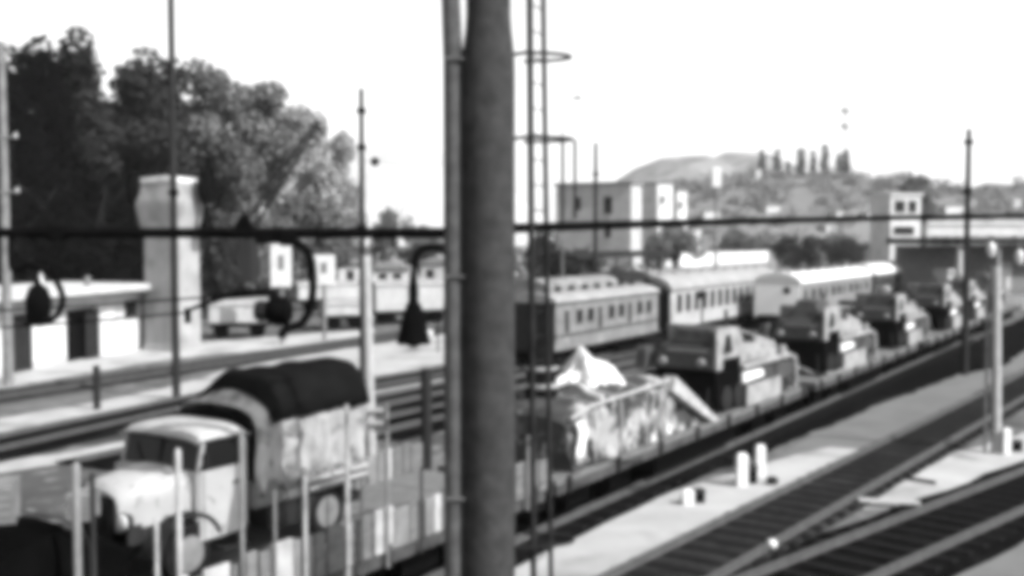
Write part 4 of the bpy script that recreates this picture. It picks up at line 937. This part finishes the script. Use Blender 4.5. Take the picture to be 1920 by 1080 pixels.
def tree_mesh(seed, kind):
    """unit-height tree: returns trunk and crown builders, height 10"""
    rnd = random.Random(seed); tr = MB(); cr = MB(); lobes = []
    if kind == 'broad':
        tr.tube([(0, 0, -.2), (.1, .05, 2), (.0, .1, 4.5), (.05, 0, 7.2)], [.32, .25, .18, .06], 8)
        for k in range(9):
            a = k*2.4+rnd.random(); z = 2.2+k*.62; r = rnd.uniform(1.5, 2.9)*(1-.05*k); e = Vector((math.cos(a)*r, math.sin(a)*r, z+rnd.uniform(.8, 1.9)))
            tr.tube([(0, 0, z-.4), (e.x*.5, e.y*.5, (z+e.z)/2-.1), e], [.12, .08, .03], 6)
            lobes.append((e, (rnd.uniform(.9, 1.5), rnd.uniform(.9, 1.5), rnd.uniform(.8, 1.25))))
        for k in range(8):
            a = rnd.random()*6.28; r = rnd.uniform(0, 1.6); lobes.append(((math.cos(a)*r, math.sin(a)*r, rnd.uniform(6.2, 9.2)), (rnd.uniform(.7, 1.15), rnd.uniform(.7, 1.15), rnd.uniform(.6, 1.0))))
        leaves(cr, lobes, 9500, .155, rnd)
    elif kind == 'plume':
        tr.tube([(0, 0, -.2), (.05, .05, 4), (.0, 0, 8.8)], [.28, .18, .04], 8)
        for k in range(20):
            a = k*2.4+rnd.random(); z = 1.2+k*.4; r = rnd.uniform(.5, 1.25)*(1-.03*k); e = Vector((math.cos(a)*r, math.sin(a)*r, z+.8))
            tr.tube([(0, 0, z-.5), e*.5+Vector((0, 0, z*.5-.25)), e], [.07, .05, .02], 5)
            lobes.append((e, (rnd.uniform(.45, .8), rnd.uniform(.45, .8), rnd.uniform(.8, 1.5))))
        lobes.append(((0, 0, 9.0), (.35, .35, 1.0)))
        leaves(cr, lobes, 8500, .135, rnd)
    elif kind == 'cypress':
        tr.tube([(0, 0, -.2), (0, 0, 8)], [.2, .05], 6)
        for k in range(12): lobes.append(((rnd.uniform(-.12, .12), rnd.uniform(-.12, .12), .9+k*.74), ((1.0-.045*abs(k-4))*.85,)*2+(.8,)))
        leaves(cr, lobes, 1100, .2, rnd)
    else:                                   # shrub
        for k in range(5): tr.tube([(0, 0, -.2), (rnd.uniform(-1, 1), rnd.uniform(-1, 1), 4), (rnd.uniform(-2, 2), rnd.uniform(-2, 2), 7)], [.2, .12, .04], 5)
        for k in range(14):
            a = rnd.random()*6.28; r = rnd.uniform(0, 2.6); lobes.append(((math.cos(a)*r, math.sin(a)*r, rnd.uniform(1.2, 7.6-r)), (rnd.uniform(1, 1.7), rnd.uniform(1, 1.7), rnd.uniform(1, 1.7))))
        leaves(cr, lobes, 5200, .21, rnd)
    return tr, cr
protos = {}
def plant(kind, leaf, label, px, y_top, d, wfac, group, z0=0.0, name=None, cat='tree', seed=None):
    base = D(px, 450, d); hgt = D(px, y_top, d).z-z0
    key = (kind, leaf, (seed if seed is not None else random.randint(0, 2)))
    if key not in protos:
        tr, cr = tree_mesh(hash(kind) % 7+key[2]*13 if False else {'broad': 1, 'plume': 2, 'cypress': 3, 'shrub': 4}[kind]+key[2]*13, kind)
        th = thing(name or {'broad': 'broadleaf_tree', 'plume': 'poplar_tree', 'cypress': 'cypress_tree', 'shrub': 'shrub'}[kind], label, cat, (base.x, d, z0), 0, group)
        tr.build('trunk', M['bark'], th, smooth=True); cr.build('crown', M[leaf], th)
        protos[key] = th
    else:
        th = copy_tree(protos[key]); th.location = (base.x, d, z0)
        th.name = name or {'broad': 'broadleaf_tree', 'plume': 'poplar_tree', 'cypress': 'cypress_tree', 'shrub': 'shrub'}[kind]
    th['label'] = label; th['category'] = cat
    if group: th['group'] = group
    k = hgt/10; th.scale = (k*wfac, k*wfac, k); th.rotation_euler = (0, 0, random.random()*6.28)
    return th
tgp = 'big trees behind the white shed'
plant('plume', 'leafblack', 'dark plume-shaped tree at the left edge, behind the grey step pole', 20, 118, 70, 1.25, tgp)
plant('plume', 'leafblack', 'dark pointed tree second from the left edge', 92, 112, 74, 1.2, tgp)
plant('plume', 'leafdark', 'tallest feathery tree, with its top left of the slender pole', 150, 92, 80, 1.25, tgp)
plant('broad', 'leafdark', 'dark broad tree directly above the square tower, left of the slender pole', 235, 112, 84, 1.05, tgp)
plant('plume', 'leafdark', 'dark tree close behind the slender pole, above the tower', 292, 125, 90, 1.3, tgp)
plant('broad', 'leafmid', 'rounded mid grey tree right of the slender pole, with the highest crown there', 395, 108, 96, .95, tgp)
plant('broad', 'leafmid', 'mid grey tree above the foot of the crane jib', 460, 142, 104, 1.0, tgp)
plant('broad', 'leafhazed', 'pale tree behind the middle of the crane jib', 520, 186, 116, .95, tgp)
plant('plume', 'leafhazed', 'pale tree at the tip of the crane jib', 585, 222, 128, 1.4, tgp)
plant('broad', 'leafhazed', 'last pale tree of the big row, left of the dark pole by the pale post', 618, 246, 142, .8, tgp)
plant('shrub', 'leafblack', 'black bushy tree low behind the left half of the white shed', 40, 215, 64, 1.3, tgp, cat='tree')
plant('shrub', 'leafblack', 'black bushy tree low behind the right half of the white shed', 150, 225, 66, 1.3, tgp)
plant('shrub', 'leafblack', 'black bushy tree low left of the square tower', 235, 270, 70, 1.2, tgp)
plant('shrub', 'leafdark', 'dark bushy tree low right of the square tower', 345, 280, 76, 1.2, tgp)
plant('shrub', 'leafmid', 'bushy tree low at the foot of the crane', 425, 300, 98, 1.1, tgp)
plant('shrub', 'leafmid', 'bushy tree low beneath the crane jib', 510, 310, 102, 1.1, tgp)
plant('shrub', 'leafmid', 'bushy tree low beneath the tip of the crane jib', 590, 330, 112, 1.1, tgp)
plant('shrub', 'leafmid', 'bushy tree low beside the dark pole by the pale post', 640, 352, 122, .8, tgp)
mgp = 'trees and bushes in the middle distance'
plant('shrub', 'leafmid', 'dark pointed bush above the cone lamp, against the pale hill', 732, 322, 150, .62, mgp, seed=1)
plant('shrub', 'leafmid', 'low bush between the pointed bush and the mast', 800, 400, 150, 1.2, mgp, seed=0)
plant('shrub', 'leafdark', 'dark bush directly behind the ladder cage', 1030, 395, 110, 1.1, mgp, seed=0)
plant('shrub', 'leafdark', 'dark bush below the flat-roofed block, right of the ladder', 1082, 418, 108, 1.1, mgp, seed=1)
plant('shrub', 'leafmid', 'dark bush at the foot of the tall narrow white houses', 1236, 404, 205, .9, mgp, seed=2)
plant('shrub', 'leafmid', 'small bush between the narrow white house and the small white block', 1266, 392, 212, 1.5, mgp, seed=0)
plant('shrub', 'leafdark', 'dark bush right of the white boundary wall', 1475, 432, 240, 1.3, mgp, seed=0)
plant('shrub', 'leafmid', 'bush above the right end of the white boundary wall', 1420, 425, 300, 1.4, mgp, seed=2)
plant('broad', 'leafmid', 'round tree standing behind the signal house', 1712, 322, 230, 1.0, mgp, seed=1)
plant('shrub', 'leafmid', 'low bush above the white boundary wall', 1385, 412, 330, 1.5, mgp, seed=0)
plant('shrub', 'leafdark', 'low dark bush above the middle of the white-roofed coach', 1490, 405, 190, 1.5, mgp, seed=1)
plant('shrub', 'leafdark', 'low dark bush left of the signal house', 1590, 410, 200, 1.6, mgp, seed=2)
# ------------------------------------------------------------------ hills
def hill(name, prof, d, depth, m, rough=1.0):
    mb = MB(); vs = []; K = 9; cols = []
    n = len(prof); fine = []
    for (a, b_), (c_, d_) in zip(prof, prof[1:]):
        k = max(2, int((c_-a)/14))
        for i in range(k): fine.append((a+(c_-a)*i/k, b_+(d_-b_)*i/k))
    fine.append(prof[-1])
    for (px, py) in fine:
        p = D(px, py, d); zt_ = max(.5, p.z)
        for j in range(K):
            f = j/(K-1)*2-1; z = zt_*(math.cos(f*math.pi/2)**.8 if abs(f) < 1 else 0)
            yy = d+f*depth; z += noise.noise(Vector((p.x*.02, yy*.02, d)))*zt_*.08*rough*(abs(f) < 1)
            vs.append((p.x*(yy/d if False else 1), yy, z-.3))
    c = len(fine)
    mb.add(vs, [(i*K+j, (i+1)*K+j, (i+1)*K+j+1, i*K+j+1) for i in range(c-1) for j in range(K-1)])
    return struct(mb.build(name, M[m], smooth=True))
hill('far_hill', [(1060, 440), (1130, 360), (1190, 315), (1240, 296), (1300, 292), (1330, 298), (1360, 284), (1410, 286), (1450, 312), (1530, 360), (1640, 430)], 900, 240, 'hill')
nh = hill('near_hill', [(1120, 440), (1180, 362), (1290, 346), (1390, 339), (1450, 336), (1560, 334), (1640, 341), (1700, 366), (1760, 385), (1800, 370), (1850, 348), (1900, 360), (1990, 390), (2150, 440)], 480, 160, 'nearhill')
hill('pale_hill', [(520, 430), (600, 330), (690, 282), (760, 278), (840, 288), (930, 330), (1010, 400), (1060, 440)], 1300, 300, 'palehill')
cg = 'cypresses on the ridge'
zr = lambda px: D(px, 340, 478).z
cyl = ['first cypress from the left on the ridge', 'second cypress from the left on the ridge', 'low cypress third from the left on the ridge', 'fat dark cypress in the middle of the ridge row', 'slim cypress right of the fat dark one', 'tallest cypress on the ridge', 'cypress left in the pair at the right end of the row', 'cypress right in the pair at the right end of the row']
for (px, yt, wv), lab in zip(((1427, 278, .75), (1455, 277, .8), (1476, 300, .8), (1500, 275, .95), (1523, 280, .75), (1545, 268, .75), (1571, 285, .85), (1584, 278, .85)), cyl):
    plant('cypress', 'leafdark', lab, px, yt, 476, wv*2.3, cg, z0=zr(px)-1, seed=random.randint(0, 1))
b = D(1423, 335, 470); house('small white chapel under the first cypress on the ridge', 1416, 1429, 318, 335, 466, 'greystucco', 4, 20, 'flat', (), None, 'rooftile')
# radio mast on the ridge
zb_ = D(1584, 335, 500).z; ra = thing('radio_mast', 'faint lattice radio mast with two drum antennas above the cypresses', 'radio mast', (D(1584, 335, 500).x, 500, zb_-2))
hh = D(1584, 192, 500).z-zb_+2; lt = MB()
for a in range(3):
    q = a*2.094; lt.tube([(math.cos(q)*1.2, math.sin(q)*1.2, 0), (math.cos(q)*.4, math.sin(q)*.4, hh)], .1, 5)
for k in range(16):
    for a in range(3):
        q, q2 = a*2.094, (a+1)*2.094; f0, f1 = k/16, (k+1)/16; r0, r1 = 1.2-.8*f0, 1.2-.8*f1
        lt.tube([(math.cos(q)*r0, math.sin(q)*r0, hh*f0), (math.cos(q2)*r1, math.sin(q2)*r1, hh*f1)], .06, 4)
lt.build('lattice', M['greystucco'], ra)
for py in (207, 236):
    z = D(1584, py, 500).z-zb_+2; MB().lathe([(.5, -1.2), (1.9, -.8), (2.3, 0), (1.9, .9), (.5, 1.2)], (0, 0, z), 14).build('drum_antenna', M['greystucco'], ra, smooth=True)
# town scrub on the slope: far off, reads as one mass
rnd = random.Random(5); sc_ = MB(); lob = []
from mathutils.bvhtree import BVHTree
bvh = BVHTree.FromPolygons([v.co[:] for v in nh.data.vertices], [p.vertices[:] for p in nh.data.polygons])
for k in range(900):
    px = rnd.uniform(1180, 1990); y = rnd.uniform(170, 480); x = (px-960)/FPX*y
    if (1215 < px < 1460 and y < 330) or (y > 340 and rnd.random() < .35): continue
    h_ = bvh.ray_cast(Vector((x, y, 400)), Vector((0, 0, -1)))[0]; z_ = h_.z if h_ else 0
    kk = y/300
    lob.append(((x, y, z_+rnd.uniform(.3, 1.5)), (rnd.uniform(1.5, 5)*kk, rnd.uniform(2, 4)*kk, rnd.uniform(.9, 2.6)*kk)))
for k in range(160):
    px = rnd.uniform(560, 1180); y = rnd.uniform(130, 260); x = (px-960)/FPX*y
    lob.append(((x, y, rnd.uniform(.5, 2)), (rnd.uniform(2, 4), rnd.uniform(2, 4), rnd.uniform(1.5, 3.2))))
leaves(sc_, lob, 60000, .6, rnd)
struct(sc_.build('scrub', M['leafscrub']), 'stuff')
vg = 'white cottages scattered on the hillside'
for (px, yt, yb, w_, d, lab) in ((1575, 395, 415, 16, 260, 'small white cottage low on the slope left of the signal house'), (1560, 420, 435, 22, 230, 'wider white cottage below the small one on the slope'), (1590, 455, 475, 34, 190, 'white cottage with a dark gable behind the white-roofed coach'), (1510, 446, 456, 30, 200, 'low white cottage left of the dark-gabled one'), (1905, 372, 392, 20, 330, 'white cottage on the slope at the right edge'),
        (1335, 395, 410, 30, 300, 'cottage on the slope below the mast signal head'), (1450, 385, 398, 26, 330, 'cottage on the slope below the low third cypress'), (1640, 398, 412, 30, 300, 'cottage close to the left side of the signal house'), (1215, 430, 446, 40, 150, 'low cottage at the foot of the flat-roofed block'), (1790, 385, 400, 36, 320, 'cottage left of the dark right-hand pole, on the slope')):
    hit = bvh.ray_cast(Vector((0, 0, H)), ray(px, yb).normalized())[0]
    if hit is None: hit = G(px, max(yb, 474))
    house(lab, px-w_/2, px+w_/2, yt, yb, hit.y, 'stucco', 5, 10, 'gable', (), vg, 'rooftile', 'house', 'cottage', zb=hit.z)
